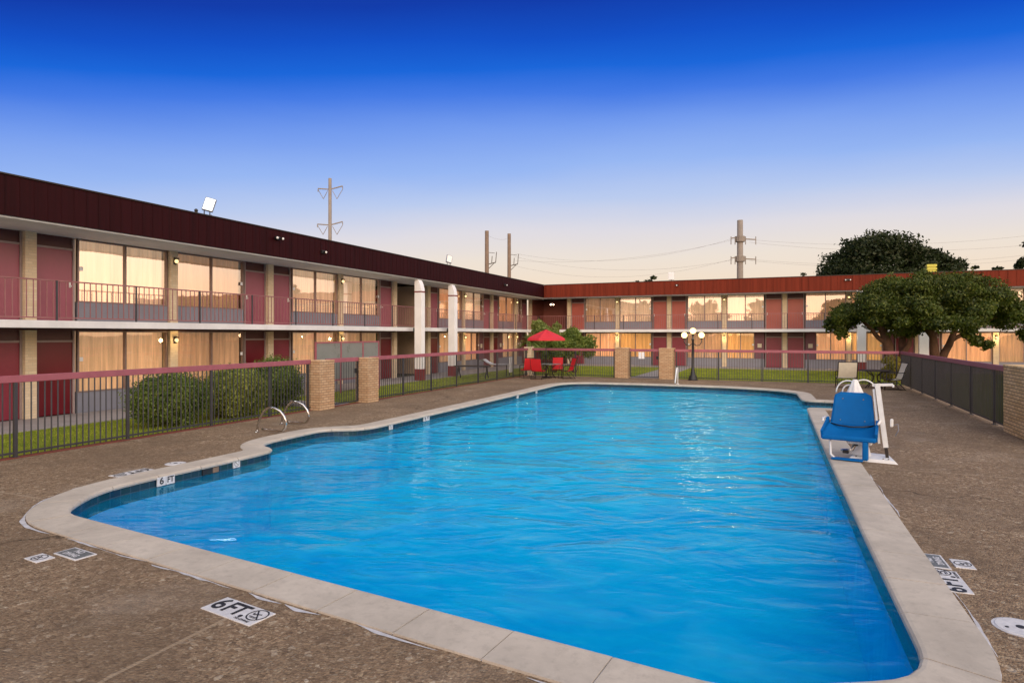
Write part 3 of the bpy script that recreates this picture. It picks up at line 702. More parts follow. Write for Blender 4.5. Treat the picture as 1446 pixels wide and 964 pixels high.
# ------------------------------------------------------------------ wings
def mk_T(side):
    if side=='left': return (lambda a,b,z:(-18.5+b,a,z)),False
    return (lambda a,b,z:(a,46.2-b,z)),True
def wing(side,root,a0,a1,rooms,pil,recess,lamps,fascia_mat,a_roof0,a_roof1,rail_rng,slab_rng,plum_low,far=False):
    T,fl=mk_T(side); nb=lambda:MB(T,not fl if side=='left' else fl)
    B=lambda:MB(T,side=='left')
    FL=[(0,2.36),(2.59,4.985)]
    # body behind
    b=B()
    segs=[]; cur=a0
    for r0,r1 in recess: segs.append((cur,r0)); cur=r1
    segs.append((cur,a1))
    for s0,s1 in segs: b.box((s0,-10,0),(s1,-.42,5.3))
    for r0,r1 in recess: b.box((r0,-10,0),(r1,-2.5,5.3))
    b.build('wall',M['interior'],root)
    for r0,r1 in recess:
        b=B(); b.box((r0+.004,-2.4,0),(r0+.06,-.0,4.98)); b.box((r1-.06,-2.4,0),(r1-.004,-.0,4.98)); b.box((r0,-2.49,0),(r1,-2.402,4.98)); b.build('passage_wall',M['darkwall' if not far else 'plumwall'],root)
        b=B(); b.box((r0+.063,-2.4,2.42),(r1-.063,-.43,2.58)); b.build('passage_floor',M['slabpaint'],root)
    # slab and soffits
    for s0,s1 in slab_rng:
        b=B(); b.box((s0,-.42,2.43),(s1,1.55,2.585)); b.cbox((s0,1.553,2.41),(s1,1.60,2.60),.008); b.build('balcony_slab',M['slabpaint'],root)
    b=B(); b.box((a_roof0 if side=='left' else -18.9,-.42,4.99),(a_roof1+(.078 if side=='left' else 0),2.12,5.06)); b.build('soffit',M['soffit'],root)
    b=B(); b.box((a0,-.4,2.362),(a1,-.06,2.428))
    b.build('beam',M['transom'],root)
    f0,f1=a_roof0,a_roof1
    if side=='left':
        b=B(); b.box((f0,2.121,4.975),(f1,2.20,5.90))
        n=int((f1-f0)/.305)
        for i in range(n): x=f0+.2+i*.305; b.box((x-.006,2.2005,5.0),(x+.006,2.207,5.895))
        b.build('roof_fascia',M[fascia_mat],root)
        b=B(); b.box((f0,2.05,5.902),(f1+.0,2.235,5.935)); b.build('roof_edge_trim',M['dark_metal'],root)
        b=B(); b.box((f0,2.115,4.93),(f1,2.15,4.973)); b.build('soffit_trim',M['soffit'],root)
        b=B(); b.box((f0,-10,5.30),(44.08,2.11,5.80)); b.build('roof',M['roofing'],root)
    else:
        b=B(); b.box((f0,2.121,4.975),(f1,2.20,5.90))
        n=int((f1-f0)/.41)
        for i in range(n): x=f0+.2+i*.41; b.box((x-.018,2.2005,5.02),(x+.018,2.225,5.88))
        b.build('roof_fascia',M[fascia_mat],root)
        b=B(); b.box((f0,2.05,5.902),(f1,2.235,5.935)); b.build('roof_edge_trim',M['dark_metal'],root)
        b=B(); b.box((f0,2.115,4.93),(f1,2.15,4.973)); b.build('soffit_trim',M['knee'],root)
        b=B(); b.box((-18.9,-10,5.30),(f1,2.11,5.81)); b.build('roof',M['roofing'],root)
    # pilasters
    for a in pil:
        for lv,(z0,z1) in enumerate(FL):
            b=B(); b.box((a-.14,-.4,z0+.003),(a+.14,.10,z1)); b.build('pilaster',M['brickp'],root)
    # rooms
    for (r0,r1,dl) in rooms:    # dl: door at low end?
        for lv,(z0,z1) in enumerate(FL):
            dw=.95
            if dl: d0=r0+.20; d1=d0+dw; w0=d1+.12; w1=r1-.16
            else: d1=r1-.20; d0=d1-dw; w1=d0-.12; w0=r0+.16
            dh=z0+2.03
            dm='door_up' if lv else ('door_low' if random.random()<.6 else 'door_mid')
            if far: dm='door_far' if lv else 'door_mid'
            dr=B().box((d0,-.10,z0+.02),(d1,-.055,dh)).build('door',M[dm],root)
            hx=d1-.07 if dl else d0+.07
            h=B().cbox((hx-.022,-.054,z0+.98),(hx+.022,-.03,z0+1.14),.004); h.tube([(hx,-.035,z0+1.02),(hx,.02,z0+1.02)],.012,8); h.ball((hx,.03,z0+1.02),.026,8); h.build('handle',M['lift_white'],dr)
            # small door viewer plate
            B().lathe([(.012,0),(.012,.01)],(0,0,0),8) if False else None
            fr=B(); fr.box((d0-.055,-.12,z0+.003),(d0-.002,-.02,z1-.01)); fr.box((d1+.002,-.12,z0+.003),(d1+.055,-.02,z1-.01)); fr.box((d0-.001,-.11,dh+.002),(d1+.001,-.03,dh+.055)); fr.build('door_frame',M['doorframe'],root)
            B().box((d0,-.13,dh+.057),(d1,-.07,z1)).build('transom',M['transom'],root)
            # fill either side
            k=B(); k.box((w0,-.12,z0+.003),(w1,-.01,z0+.575)); k.build('window_apron',M['knee'],root)
            ww0,ww1=w0,w1
            if (not lv) and plum_low(r0,r1):
                if dl: ww0=w0+.62; B().box((w0,-.115,z0+.577),(ww0-.02,-.012,z1)).build('side_panel',M['plum'],root); sx=w0+.3
                else: ww1=w1-.62; B().box((ww1+.02,-.115,z0+.577),(w1,-.012,z1)).build('side_panel',M['plum'],root); sx=w1-.3
                B().box((sx-.13,-.0115,z0+1.35),(sx+.13,-.002,z0+1.62)).build('room_sign',M['beige_fabric'],root)
            wf=B(); zt=z1-.005; zb=z0+.58
            wf.box((ww0,-.10,zb),(ww0+.045,-.0,zt)); wf.box((ww1-.045,-.10,zb),(ww1,0,zt)); mid_=(ww0+ww1)/2
            wf.box((mid_-.028,-.10,zb+.04),(mid_+.028,0,zt-.04)); wf.box((ww0+.046,-.10,zb),(ww1-.046,0,zb+.04)); wf.box((ww0+.046,-.10,zt-.04),(ww1-.046,0,zt))
            win=wf.build('window',M['frame'],root)
            for (g0,g1) in ((ww0+.045,mid_-.028),(mid_+.028,ww1-.045)):
                p_=B(); tl=random.uniform(-.004,.004); p_.add([(g0,-.05,zb+.04),(g1,-.05+tl,zb+.04),(g1,-.05+tl,zt-.04),(g0,-.05,zt-.04)],[(0,1,2,3)]); p_.build('pane',M['glass_up' if lv else 'glass_low'],win)
            ph=random.uniform(0,6); op=random.choice([0,0,0,.0,.08])
            cr=B(); n=int((ww1-ww0)*26)
            cr.grid(lambda u,v:(ww0+.03+u*(ww1-ww0-.06),-.22+.028*math.sin(u*(ww1-ww0)*26+ph+.6*math.sin(u*9+ph)),zb+.02+v*(zt-zb-.03)),max(8,n),1)
            cr.build('curtain',M[random.choice(('curtain_up','curtain_up','curtain_warm','curtain_dim') if lv else (('curtain_gold','curtain_gold','curtain_warm','curtain_dim') if far else ('curtain','curtain','curtain_warm','curtain_dim')))],win,True)
            B().cbox((ww0+.05+ (0 if dl else (ww1-ww0-.20)),-.004,z0+1.48),(ww0+.15+(0 if dl else (ww1-ww0-.20)),.008,z0+1.60),.003).build('room_number',M['paper'],root)
    # lamps on pilasters
    for a in lamps:
        for lv,(z0,z1) in enumerate(FL):
            l=B(); l.cbox((a-.05,.102,z0+1.95),(a+.05,.13,z0+2.18),.005); l.cbox((a-.06,.13,z0+2.13),(a+.06,.24,z0+2.17),.005)
            lo=l.build('wall_lamp',M['dark_metal'],root)
            B().ball((a,.185,z0+2.06),.06,10).build('bulb',M['wall_glow'],lo,True)
    # railings
    for (s0,s1) in rail_rng:
        b=B(); b.cbox((s0,1.44,3.60),(s1,1.485,3.635),.005); tr=b.build('railing',M['rose_rail'],root)
        b=B(); b.box((s0,1.447,2.66),(s1,1.478,2.69)); b.build('bottom_rail',M['rose_rail'],tr)
        b=B(); n=int((s1-s0)/.155)
        for i in range(n+1):
            x=s0+i*(s1-s0)/n; b.box((x-.009,1.453,2.69),(x+.009,1.472,3.60))
        b.build('balusters',M['rose_rail'],tr)
        n=max(1,round((s1-s0)/2.14))
        for i in range(n+1):
            x=s0+i*(s1-s0)/n; x=min(max(x,s0+.02),s1-.02)
            B().box((x-.022,1.486,2.602),(x+.022,1.51,3.62)).build('post',M['post'],tr)


lw=thing('motel_wing','long two storey motel wing on the left with shade painted into its dark roof band','building',(-18.5,20,0))
sp=4.285
L_p=[10.38-2*sp,10.38-sp,10.38,14.68,18.95,23.25,27.6,31.0,35.29,39.5,43.7]
L_rooms=[(L_p[0],L_p[1],True),(L_p[1],10.38,False),(10.38,14.68,True),(14.68,18.95,False),(18.95,23.25,True),(23.25,27.6,False),(31.0,35.29,True),(35.29,39.5,False),(39.5,43.7,True),(43.7,46.3,False)]
wing('left',lw,0,46.2,L_rooms,L_p,[(27.8,30.82)],[10.38-sp,14.70,23.25,35.29,43.7],'fascia_shaded',-1.0,44.0,[(1.6,44.55)],[(1.0,44.59)],lambda a,b:a>34)
fw=thing('motel_wing','two storey motel wing across the far end with warm light painted into its red roof band','building',(0,46.2,0))
F_p=[-18.25,-15.04,-11.28,-7.5,-3.72,.13,3.95,7.75,11.75,15.6,19.4]
F_rooms=[(-15.04,-11.28,True),(-11.28,-7.5,False),(-7.5,-3.72,True),(-3.72,.13,False),(.13,3.95,True),(3.95,7.75,False),(7.75,11.75,True),(11.75,15.6,False),(15.6,19.4,True)]
wing('far',fw,-18.5,24,F_rooms,F_p,[(-18.1,-15.2)],[-11.28,-3.72,3.95,11.75],'fascia_lit',-16.296,24,[(-16.95,24)],[(-18.0,24)],lambda a,b:-4<a<4,far=True)
# tapered white buttress columns in front of the balconies
def white_col(side,root,a):
    T,_=mk_T(side)
    prof=[(1.96,.56),(2.34,.56),(2.34,4.25),(2.325,4.45),(2.28,4.66),(2.19,4.86),(2.13,4.925),(1.96,4.925)]
    b=MB(T,side=='left'); w=.17 if side=='left' else .24; o=len(b.v)
    for x in (a-w,a+w):
        for (bb,z) in prof: b.v.append((x,bb,z))
    n=len(prof); b.f.append(tuple(range(n))); b.f.append(tuple(range(n,2*n))[::-1])
    for i in range(n): j=(i+1)%n; b.f.append((i,i+n,j+n,j))
    c=b.build('column',M['white'],root)
    MB(T,side=='left').cbox((a-w-.015,1.945,0),(a+w+.015,2.355,.557),.01).build('column_base',M['red_base'],c)
    q=MB(T,side=='left'); q.box((a-w-.012,1.948,4.30),(a+w+.012,2.352,4.36)); q.build('column_band',M['red_base'],c)
for a in (26.62,30.0): white_col('left',lw,a)
for a in (4.45,7.70): white_col('far',fw,a)
# bracket lights by the white columns
for a in (27.0,30.4):
    T,_=mk_T('left'); b=MB(T); b.cbox((a-.1,1.605,2.40),(a+.1,1.76,2.58),.01); b.build('bracket_light',M['black'],lw)

def fascia_lamp(root,side,a,z,label,lit=True,twin=True):
    T,_=mk_T(side); p=Vector(T(a,2.2,z))
    t=thing('fascia_light',label,'light',tuple(p),R(90) if side=='left' else 0)
    # local: x along fascia, -y outwards for far; for the left wing rotated 90deg
    MB().cbox((-.09,-.10,-.06),(.09,0,.06),.01).build('housing',M['black'],t)
    for k in ((-.13,.13) if twin else (0,)):
        MB().tube([(k*.8,-.06,0),(k,-.18,-.02)],[.035,.055],10).build('head',M['black'],t)
        MB().ball((k,-.185,-.02),.045,8).build('lens',M['off_lens'] if not lit else M['wall_glow'],t,True)
from math import pi
def lxy(px,X): 
    u=(px-CX)/F_; d=X/(-SN+CN*u); return d*(CN+SN*u)
def fxx(px,Y):
    u=(px-CX)/F_; d=Y/(CN+SN*u); return d*(-SN+CN*u)
fascia_lamp(lw,'left',lxy(390,-16.3),5.62,'black twin light on the dark roof band with pale lenses',False)
fascia_lamp(lw,'left',lxy(455,-16.3),5.42,'small black single light low on the dark roof band',False,False)
fascia_lamp(lw,'left',lxy(712,-16.3),5.4,'small black light on the dark roof band near the wing corner',False,False)
fascia_lamp(fw,'far',fxx(956,44),5.60,'small pale light on the red roof band above the post lamp',False,False)
fascia_lamp(fw,'far',fxx(1197,44),5.62,'twin light on the red roof band left of the round tree',False)

# flood lights on the roof edge
def flood(px,lit,label,rz,tilt,s=1.0):
    y=lxy(px,-16.4); t=thing('flood_light',label,'floodlight',(-16.42,y,5.937),rz)
    MB().tube([(-.08*s,0,0),(-.08*s,0,.16*s)],.016*s,8).tube([(.08*s,0,0),(.08*s,0,.16*s)],.016*s,8).cbox((-.14*s,-.03,0),(.14*s,.03,.02),.004).build('bracket',M['dark_metal'],t)
    h=MB().cbox((-.16*s,-.04*s,0),(.16*s,.05*s,.44*s),.015).build('housing',M['knee'],t); h.location=(0,0,.14*s); h.rotation_euler=(R(tilt),R(14),0)
    MB().box((-.135*s,-.044*s,.03*s),(.135*s,-.041*s,.41*s)).build('lens',M['flood_glow' if lit else 'off_lens'],h)
    return t
flood(293,True,'lit white floodlight on the roof edge of the left wing',R(38),-14,1.0)
flood(634,False,'unlit tilted floodlight on the roof edge farther along the left wing',R(50),-14,1.0)
t=thing('dome_camera','small black dome camera on the roof edge beside the lit floodlight','camera',(-16.4,lxy(277,-16.4),5.937))
MB().lathe([(.04,0),(.045,.05)],n=12).build('mount',M['black'],t); MB().ball((0,0,.08),.055,10).build('dome',M['black'],t,True)
t=thing('roof_vent','yellow lit box vent on the red roof above the round tree','vent',(fxx(1315,45.2),45.2,5.81))
for k in range(3): MB().cbox((-.26+.0*k,-.2,.12+k*.2),(.26,.2,.27+k*.2),.015).build('louvre',M['cooler'],t)
MB().cbox((-.2,-.16,0),(.2,.16,.68),.01).build('body',M['cooler'],t)
t=thing('roof_box','small pale box standing above the red roof band','vent',(fxx(948,52),52,5.81))
MB().cbox((-.22,-.15,.85),(.22,.15,1.45),.02).build('cabinet',M['white'],t); MB().tube([(0,0,0),(0,0,.85)],.03,8).build('mast',M['galv_pole'],t)

# hanging lantern in the corner
t=thing('hanging_lamp','glowing lantern hanging under the eave in the wing corner','lamp',(fxx(779,44.9),44.9,4.99))
MB().tube([(0,0,0),(0,0,-.42)],.012,8).build('rod',M['dark_metal'],t)
MB().lathe([(.16,-.42),(.10,-.40),(.02,-.36)],n=10).build('cap',M['white'],t)
for k in range(3): a=k*2.1+.4; MB().ball((.14*math.cos(a),.14*math.sin(a),-.50),.05,8).build('bulb',M['star_glow'],t,True)

# framed screen panels on the lawn beside the left wing
t=thing('privacy_screen','rose framed screen of three frosted panels on the lawn by the left wing','screen',(-15.5,18.1,0))
L_=lxy(535,-15.5)-18.1
mb=MB()
for y in (0,L_*.36,L_*.71,L_-.06): mb.cbox((-.03,y,0),(.03,y+.06,1.98),.005)
mb.box((-.028,.06,1.92),(.028,L_-.06,1.975)); mb.box((-.028,.06,.5),(.028,L_-.06,.56))
mb.build('frame',M['rose'],t)
for a_,b_ in ((.06,L_*.36),(L_*.36+.06,L_*.71),(L_*.71+.06,L_-.06)): MB().box((-.008,a_+.002,.562),(.008,b_-.002,1.918)).build('panel',M['screen_glass'],t)

# ------------------------------------------------------------------ foliage
def leaf_cloud(name,centers,radii,n,size,mat,parent=None,seed=0,flat=1.0,shell=.45,loc=None,elong=1.0):
    """many small leaf faces through clump volumes, denser towards the shells"""
    r=np.random.default_rng(seed)
    centers=np.array(centers,float); radii=np.array(radii,float)
    if radii.ndim==1: radii=np.repeat(radii[:,None],3,1)
    vol=radii.prod(1)**(2/3); idx=r.choice(len(centers),n,p=vol/vol.sum())
    d=r.normal(size=(n,3)); d/=np.linalg.norm(d,axis=1)[:,None]
    rad=(shell+(1-shell)*r.random(n))**.6*.97
    rad*=1+.13*np.sin(d[:,0]*7+idx)+.1*np.sin(d[:,2]*9+idx*2.1)+.08*r.normal(size=n)
    p=centers[idx]+d*radii[idx]*rad[:,None]
    a=d+r.normal(size=(n,3))*.9; a/=np.linalg.norm(a,axis=1)[:,None]
    u=np.cross(a,r.normal(size=(n,3))); u/=np.linalg.norm(u,axis=1)[:,None]; v=np.cross(a,u)
    s=size*(.6+.8*r.random(n))[:,None]
    q0=p-u*s*elong; q1=p+v*s*.55; q2=p+u*s*elong; q3=p-v*s*.55
    vs=np.stack([q0,q1,q2,q3],1).reshape(-1,3)
    me=bpy.data.meshes.new(name); me.vertices.add(4*n); me.vertices.foreach_set('co',vs.ravel())
    me.loops.add(4*n); me.loops.foreach_set('vertex_index',np.arange(4*n)); me.polygons.add(n); me.polygons.foreach_set('loop_start',np.arange(0,4*n,4))
    me.update(); me.materials.append(mat)
    o=bpy.data.objects.new(name,me); col.objects.link(o)
    if parent: o.parent=parent
    return o
def limb(mb,p,q,r0,r1,n=9,seed=0,wob=.06):
    r=random.Random(seed); p=Vector(p);q=Vector(q);k=7;pts=[]
    for i in range(k+1):
        f=i/k; pts.append(p.lerp(q,f)+Vector((r.uniform(-1,1),r.uniform(-1,1),r.uniform(-.3,.3)))*wob*(q-p).length*(0 if i in(0,) else 1)*.5)
    mb.tube(pts,[r0+(r1-r0)*i/k for i in range(k+1)],n)
    return pts
def crown_pts(seed,nc,rx,ry,z0,z1,rmin,rmax,dome=.6):
    r=random.Random(seed); C=[];RR=[]
    for i in range(nc):
        a=r.uniform(0,2*pi); t=math.sqrt(r.random()); x=t*math.cos(a)*rx; y=t*math.sin(a)*ry
        zt=z0+(z1-z0)*(math.sqrt(max(0,1-t*t*.92))); zb=z0+(z1-z0)*.10*t
        z=zb+(zt-zb)*r.random()**.55
        q=r.uniform(rmin,rmax)*(1-.25*t); C.append((x,y,z)); RR.append((q*1.2,q*1.2,q*.72))
    return C,RR
# round courtyard tree
tx,ty=6.75,38.0
t=thing('courtyard_tree','broad round topped dark tree on the far lawn behind the screened fence','tree',(tx,ty,0))
C,RR=crown_pts(5,190,4.05,3.7,2.35,5.25,.55,.85)
core=leaf_cloud('crown',C,RR,170000,.062,M['leaf_tree'],t,3,shell=.25)
C2=[(c[0]*.86,c[1]*.86,2.9+(c[2]-2.3)*.72) for c in C]; 
tb=[(-1.05,.6,0),(-.1,-.6,0),(1.0,.4,0)]
mb=MB()
limb(mb,(-1.15,0,-.05),(-2.1,.2,2.9),.34,.16,10,1,.05); limb(mb,(-.95,.1,0),(-1.0,.6,3.2),.26,.12,9,2,.05); limb(mb,(-1.6,.1,1.6),(-3.2,-.4,3.3),.15,.05,8,3); limb(mb,(-1.1,.0,1.0),(-.2,-.5,3.3),.16,.06,8,4)
mb.build('trunk',M['bark'],t,True)
mb=MB(); limb(mb,(.55,.2,-.05),(.2,.0,2.9),.30,.13,10,5,.05); limb(mb,(.62,.2,.6),(1.5,.3,3.2),.22,.09,9,6,.06); limb(mb,(1.1,.3,1.9),(3.3,.1,3.3),.12,.04,8,7); limb(mb,(.4,.1,1.6),(-.2,.9,3.4),.13,.05,8,8)
mb.build('trunk',M['bark'],t,True)
leaf_cloud('low_sprig',[(1.75,-1.6,1.95),(2.15,-1.7,1.75),(1.45,-1.6,2.3),(3.9,-.8,2.25),(-3.9,-.6,2.4),(-4.3,.2,2.8)],[.33,.28,.35,.4,.4,.45],3000,.085,M['leaf_tree'],t,31,shell=.2)

def simple_tree(px,Y,ztop,w,label,seed,zlow=2.0,n=9000,leaf=.16,mat='leaf_far',d=.8,nc=40,name='background_tree',group=None,cat='tree',X=None):
    x=fxx(px,Y) if X is None else X
    t=thing(name,label,cat,(x,Y,0),0,group)
    C,RR=crown_pts(seed,nc,w/2*.88,w/2*d,zlow,ztop-.4,w*.09,w*.15)
    leaf_cloud('crown',C,RR,n,leaf,M[mat],t,seed,shell=.25)
    mb=MB(); limb(mb,(0,0,-.1),(0,0,zlow+(ztop-zlow)*.5),w*.035+.06,.05,9,seed,.04)
    for k in range(4):
        a=k*1.6+seed; limb(mb,(0,0,zlow*.8),(w*.25*math.cos(a),w*.2*math.sin(a),zlow+(ztop-zlow)*.5),w*.015+.03,.03,7,seed+k)
    mb.build('trunk',M['bark'],t,True); return t
simple_tree(1240,66,11.4,12.4,'large dark domed tree rising behind the red roof, tallest one',21,3,60000,.15,nc=130)
simple_tree(1173,64,8.6,4.6,'small dark tree at the left foot of the large domed tree',22,2,7000,.15)
simple_tree(1308,68,10.6,8.5,'dark tree sloping down on the right of the large domed tree',23,2.5,36000,.15,nc=110)
simple_tree(1348,70,9.9,5.4,'low dark tree behind the red roof above the right of the round tree',24,2,16000,.15,nc=60)
simple_tree(1377,70,9.5,2.6,'narrow dark treetop at the end of the dark row behind the roof',25,2,4000,.13)
simple_tree(1409,70,8.9,2.4,'small isolated treetop behind the red roof near the right edge',26,2,3000,.13)
simple_tree(1456,58,9.6,3.6,'spiky treetop cut off by the right picture edge',27,2,2600,.16)
simple_tree(1131,62,8.6,1.8,'tiny thin treetop above the red roof left of the dark trees',28,2,900,.12)
simple_tree(913,80,11.0,4.4,'low feathery treetop above the red roof left of the post lamp',29,3,3000,.2)
# trees standing beyond the right hand side and behind the photographer, seen mirrored in the windows
proto=simple_tree(0,14,9.0,9.5,'wide dark tree beyond the right fence mirrored in the windows',41,2,9000,.26,X=34,nc=50,group='trees beyond the right fence')
for i,(x,y) in enumerate([(33,4),(36,23),(38,-6),(37,33),(40,-16)]): dup(proto,(x,y,0),i*1.3)
proto2=simple_tree(0,-26,8.2,9.5,'wide dark tree behind the photographer mirrored in the far windows',42,2,9000,.26,X=-2,nc=50,group='trees behind the photographer')
for i,(x,y) in enumerate([(9,-30),(-13,-29),(20,-27),(-24,-30)]): dup(proto2,(x,y,0),i*1.7)

def bush(x,y,w,d,h,label,seed,mat='leaf_hedge',n=9000,leaf=.028,name='hedge_bush',z0=.0,cat='bush',group=None):
    t=thing(name,label,cat,(x,y,0),0,group); r=random.Random(seed); C=[];RR=[]
    for i in range(46):
        a=r.uniform(0,2*pi); q=r.random()**.5; xx=q*math.cos(a)*w/2*.82; yy=q*math.sin(a)*d/2*.82
        zz=z0+.18+(h-z0-.36)*r.random()*math.sqrt(max(.15,1-q*q*.6)); s_=min(w,d,h)*r.uniform(.13,.2); C.append((xx,yy,zz)); RR.append(s_)
    RR=[(q,q,q) for q in RR]
    if name=='hedge_bush': C=[(0,0,h*.5)]*6+C[:26]; RR=[(w*.46,d*.46,h*.48)]*6+RR[:26]
    leaf_cloud('foliage',C,RR,n,leaf,M[mat],t,seed,shell=.6)
    mb=MB()
    for k in range(5): a=k*1.25; limb(mb,(.08*math.cos(a),.08*math.sin(a),-.02),(w*.28*math.cos(a),d*.28*math.sin(a),h*.6),.03,.012,6,seed+k)
    mb.build('stem',M['bark'],t,True)
    return t
bush(-14.05,11.1,1.7,2.1,1.30,'rounded clipped hedge bush behind the near fence, leftmost of three',51,n=30000,leaf=.028)
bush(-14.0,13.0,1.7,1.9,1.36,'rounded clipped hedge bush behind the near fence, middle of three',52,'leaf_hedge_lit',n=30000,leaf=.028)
bush(-14.6,15.2,1.7,1.7,1.55,'taller hedge bush next to the side gate pillar, rightmost of three',53,n=24000,leaf=.03)
bush(fxx(770,36.5),36.5,2.2,1.8,3.45,'tall yellow green shrub behind the red umbrella',54,'leaf_light',10000,.07,'shrub',1.2)
bush(fxx(811,35.5),35.5,2.4,2.0,2.62,'dark green rounded shrub right of the red umbrella',55,'leaf_hedge',15000,.055,'shrub',.9)
bush(fxx(783,35),35,1.6,1.2,2.3,'dark green shrub directly below the red umbrella',56,'leaf_hedge',8000,.055,'shrub',.8)
bush(fxx(1259,33.3),33.3,1.0,.8,1.42,'shrub with yellow light painted into its leaves behind the fence beside the patio table',57,'leaf_yellow_lit',7000,.035,'shrub')
bush(5.0,15.9,.7,.9,1.0,'mossy ivy clump at the foot of the weathered pillar',58,'leaf_hedge',6000,.03,'ivy')
# palm like plant
px_,py_=fxx(749,33.1),33.1
t=thing('yucca_plant','pale green fan of long drooping leaves behind the corner fence pillar','plant',(px_,py_,0))
mb=MB(); r=random.Random(9)
for k in range(120):
    a=r.uniform(0,2*pi); el=r.uniform(-.15,1.3); L=r.uniform(.7,1.15); b0=Vector((0,0,1.8)); d=Vector((math.cos(a)*math.cos(el),math.sin(a)*math.cos(el),math.sin(el)))
    sd=Vector((-math.sin(a),math.cos(a),0)); prev=None; o=len(mb.v)
    for i in range(6):
        f=i/5; p=b0+d*L*f+Vector((0,0,-.45*f*f*L)); w=.065*(1-f**2)+.006
        mb.v+= [tuple(p-sd*w),tuple(p+sd*w)]
    for i in range(5): mb.f.append((o+2*i,o+2*i+1,o+2*i+3,o+2*i+2))
mb.build('leaves',M['leaf_light'],t)
mb=MB(); limb(mb,(0,0,-.02),(0,0,1.75),.1,.08,9,3,.03); mb.build('trunk',M['bark'],t,True)

# grass blades
def grass(name,rects,n,h,label):
    r=np.random.default_rng(5); A=np.array([(a[2]-a[0])*(a[3]-a[1]) for a in rects],float); idx=r.choice(len(rects),n,p=A/A.sum()); rc=np.array(rects)[idx]
    x=rc[:,0]+(rc[:,2]-rc[:,0])*r.random(n); y=rc[:,1]+(rc[:,3]-rc[:,1])*r.random(n)
    a=r.random(n)*2*pi; w=.006; hh=h*(.5+r.random(n)); lx=r.normal(size=n)*.02; ly=r.normal(size=n)*.02
    z=np.full(n,-.012)
    p0=np.stack([x-w*np.cos(a),y-w*np.sin(a),z],1); p1=np.stack([x+w*np.cos(a),y+w*np.sin(a),z],1); p2=np.stack([x+lx,y+ly,z+hh],1)
    vs=np.stack([p0,p1,p2],1).reshape(-1,3); me=bpy.data.meshes.new(name); me.vertices.add(3*n); me.vertices.foreach_set('co',vs.ravel())
    me.loops.add(3*n); me.loops.foreach_set('vertex_index',np.arange(3*n)); me.polygons.add(n); me.polygons.foreach_set('loop_start',np.arange(0,3*n,3)); me.update()
    me.materials.append(M['grass']); o=bpy.data.objects.new(name,me); col.objects.link(o); tag(o,label,'grass',None,'stuff')
grass('grass',[(-16.15,4,-13.02,15.4),(-16.15,17.0,-13.02,32.6),(-16.15,33,-7.35,43.5),(-5.65,32.7,12,43.5)],150000,.045,'short green lawn grass beyond the fences')

# ------------------------------------------------------------------ power poles and wires
def pole(px,d,top_y,r,label,mat,arms,base_r=None,group=None):
    b=at(px,HY,d); ztop=EH-d*(top_y-HY)/F_
    t=thing('utility_pole',label,'utility pole',(b.x,b.y,0),PSI)
    MB().tube([(0,0,-.1),(0,0,ztop*.5),(0,0,ztop)],[r*1.25,r*1.12,r],12).build('pole',M[mat],t,True)
    for (dz,l,rr,style) in arms(d,ztop):
        mb=MB()
        if style=='davit':
            for s_,L,up in ((-1,l,.12),(1,rr,.45)):
                mb.bar((0,0,dz),(s_*L,0,dz+up*L*.6),.14,.16); mb.bar((s_*L,0,dz+up*L*.6-.05),(s_*L,0,dz+up*L*.6-.5),.1,.1)
            mb.build('crossarm',M['galv_pole'],t)
            mb=MB()
            for s_,L in ((-1,l),(1,rr)):
                mb.tube([(s_*L,0,dz),(s_*L*.55,0,dz-1.5)],.045,6); mb.tube([(s_*L*.2,0,dz-.2),(s_*L*.55,0,dz-1.5)],.045,6)
            mb.build('insulator',M['galv_pole'],t)
        elif style=='bracket':
            mb.bar((0,0,dz),(rr,0,dz+.25),.10,.10); mb.bar((0,0,dz-.7),(rr*.8,0,dz+.15),.07,.07); mb.bar((rr,0,dz+.25),(rr+.1,0,dz+1.5),.08,.08); mb.bar((rr*.55,0,dz+.2),(rr*.6,0,dz+1.0),.08,.08); mb.bar((0,0,dz+1.45),(rr*.9,0,dz+1.35),.05,.05)
            mb.build('crossarm',M['dark_metal'],t)
        else:
            mb.bar((-l,0,dz+.15),(0,0,dz+.25),.10,.12); mb.bar((0,0,dz+.1),(rr,0,dz),.10,.12); mb.tube([(0,0,dz-.25),(0,0,dz+.35)],r*1.7,12)
            mb.build('crossarm',M['galv_pole'],t)
            mb=MB()
            for s_ in (-l,-l*.55,rr*.35,rr): mb.tube([(s_,0,dz+.35),(s_,0,dz-.55)],.045,6)
            mb.build('insulator',M['galv_pole'],t)
    return t
pole(466,100,252,.26,'tall slim transmission pole with two sets of arms rising behind the left wing','galv_pole',lambda d,z:[(z-1.75,1.9,2.0,'davit'),(z-7.4,2.0,2.0,'davit')])
pole(687.5,75,326,.23,'brown wooden pole behind the left wing, nearer and taller of the pair','wood_pole',lambda d,z:[(z-4.0,0,1.05,'bracket')])
pole(719,78,330,.21,'brown wooden pole behind the left wing, shorter one on the right of the pair','wood_pole',lambda d,z:[(z-4.0,0,1.05,'bracket')])
pole(1045,70,311,.31,'thick grey pole behind the red roof with two sets of short arms','galv_pole',lambda d,z:[(z-2.15,1.0,1.75,'flat'),(z-4.35,1.0,1.75,'flat')])
def wires(name,label,ends,rad=.008):
    mb=MB()
    for (p,q,sag) in ends:
        p=Vector(p);q=Vector(q); mb.tube([p.lerp(q,i/14)+Vector((0,0,-sag*4*(i/14)*(1-i/14))) for i in range(15)],rad,4)
    o=mb.build(name,M['wire']); tag(o,label,'wire'); return o
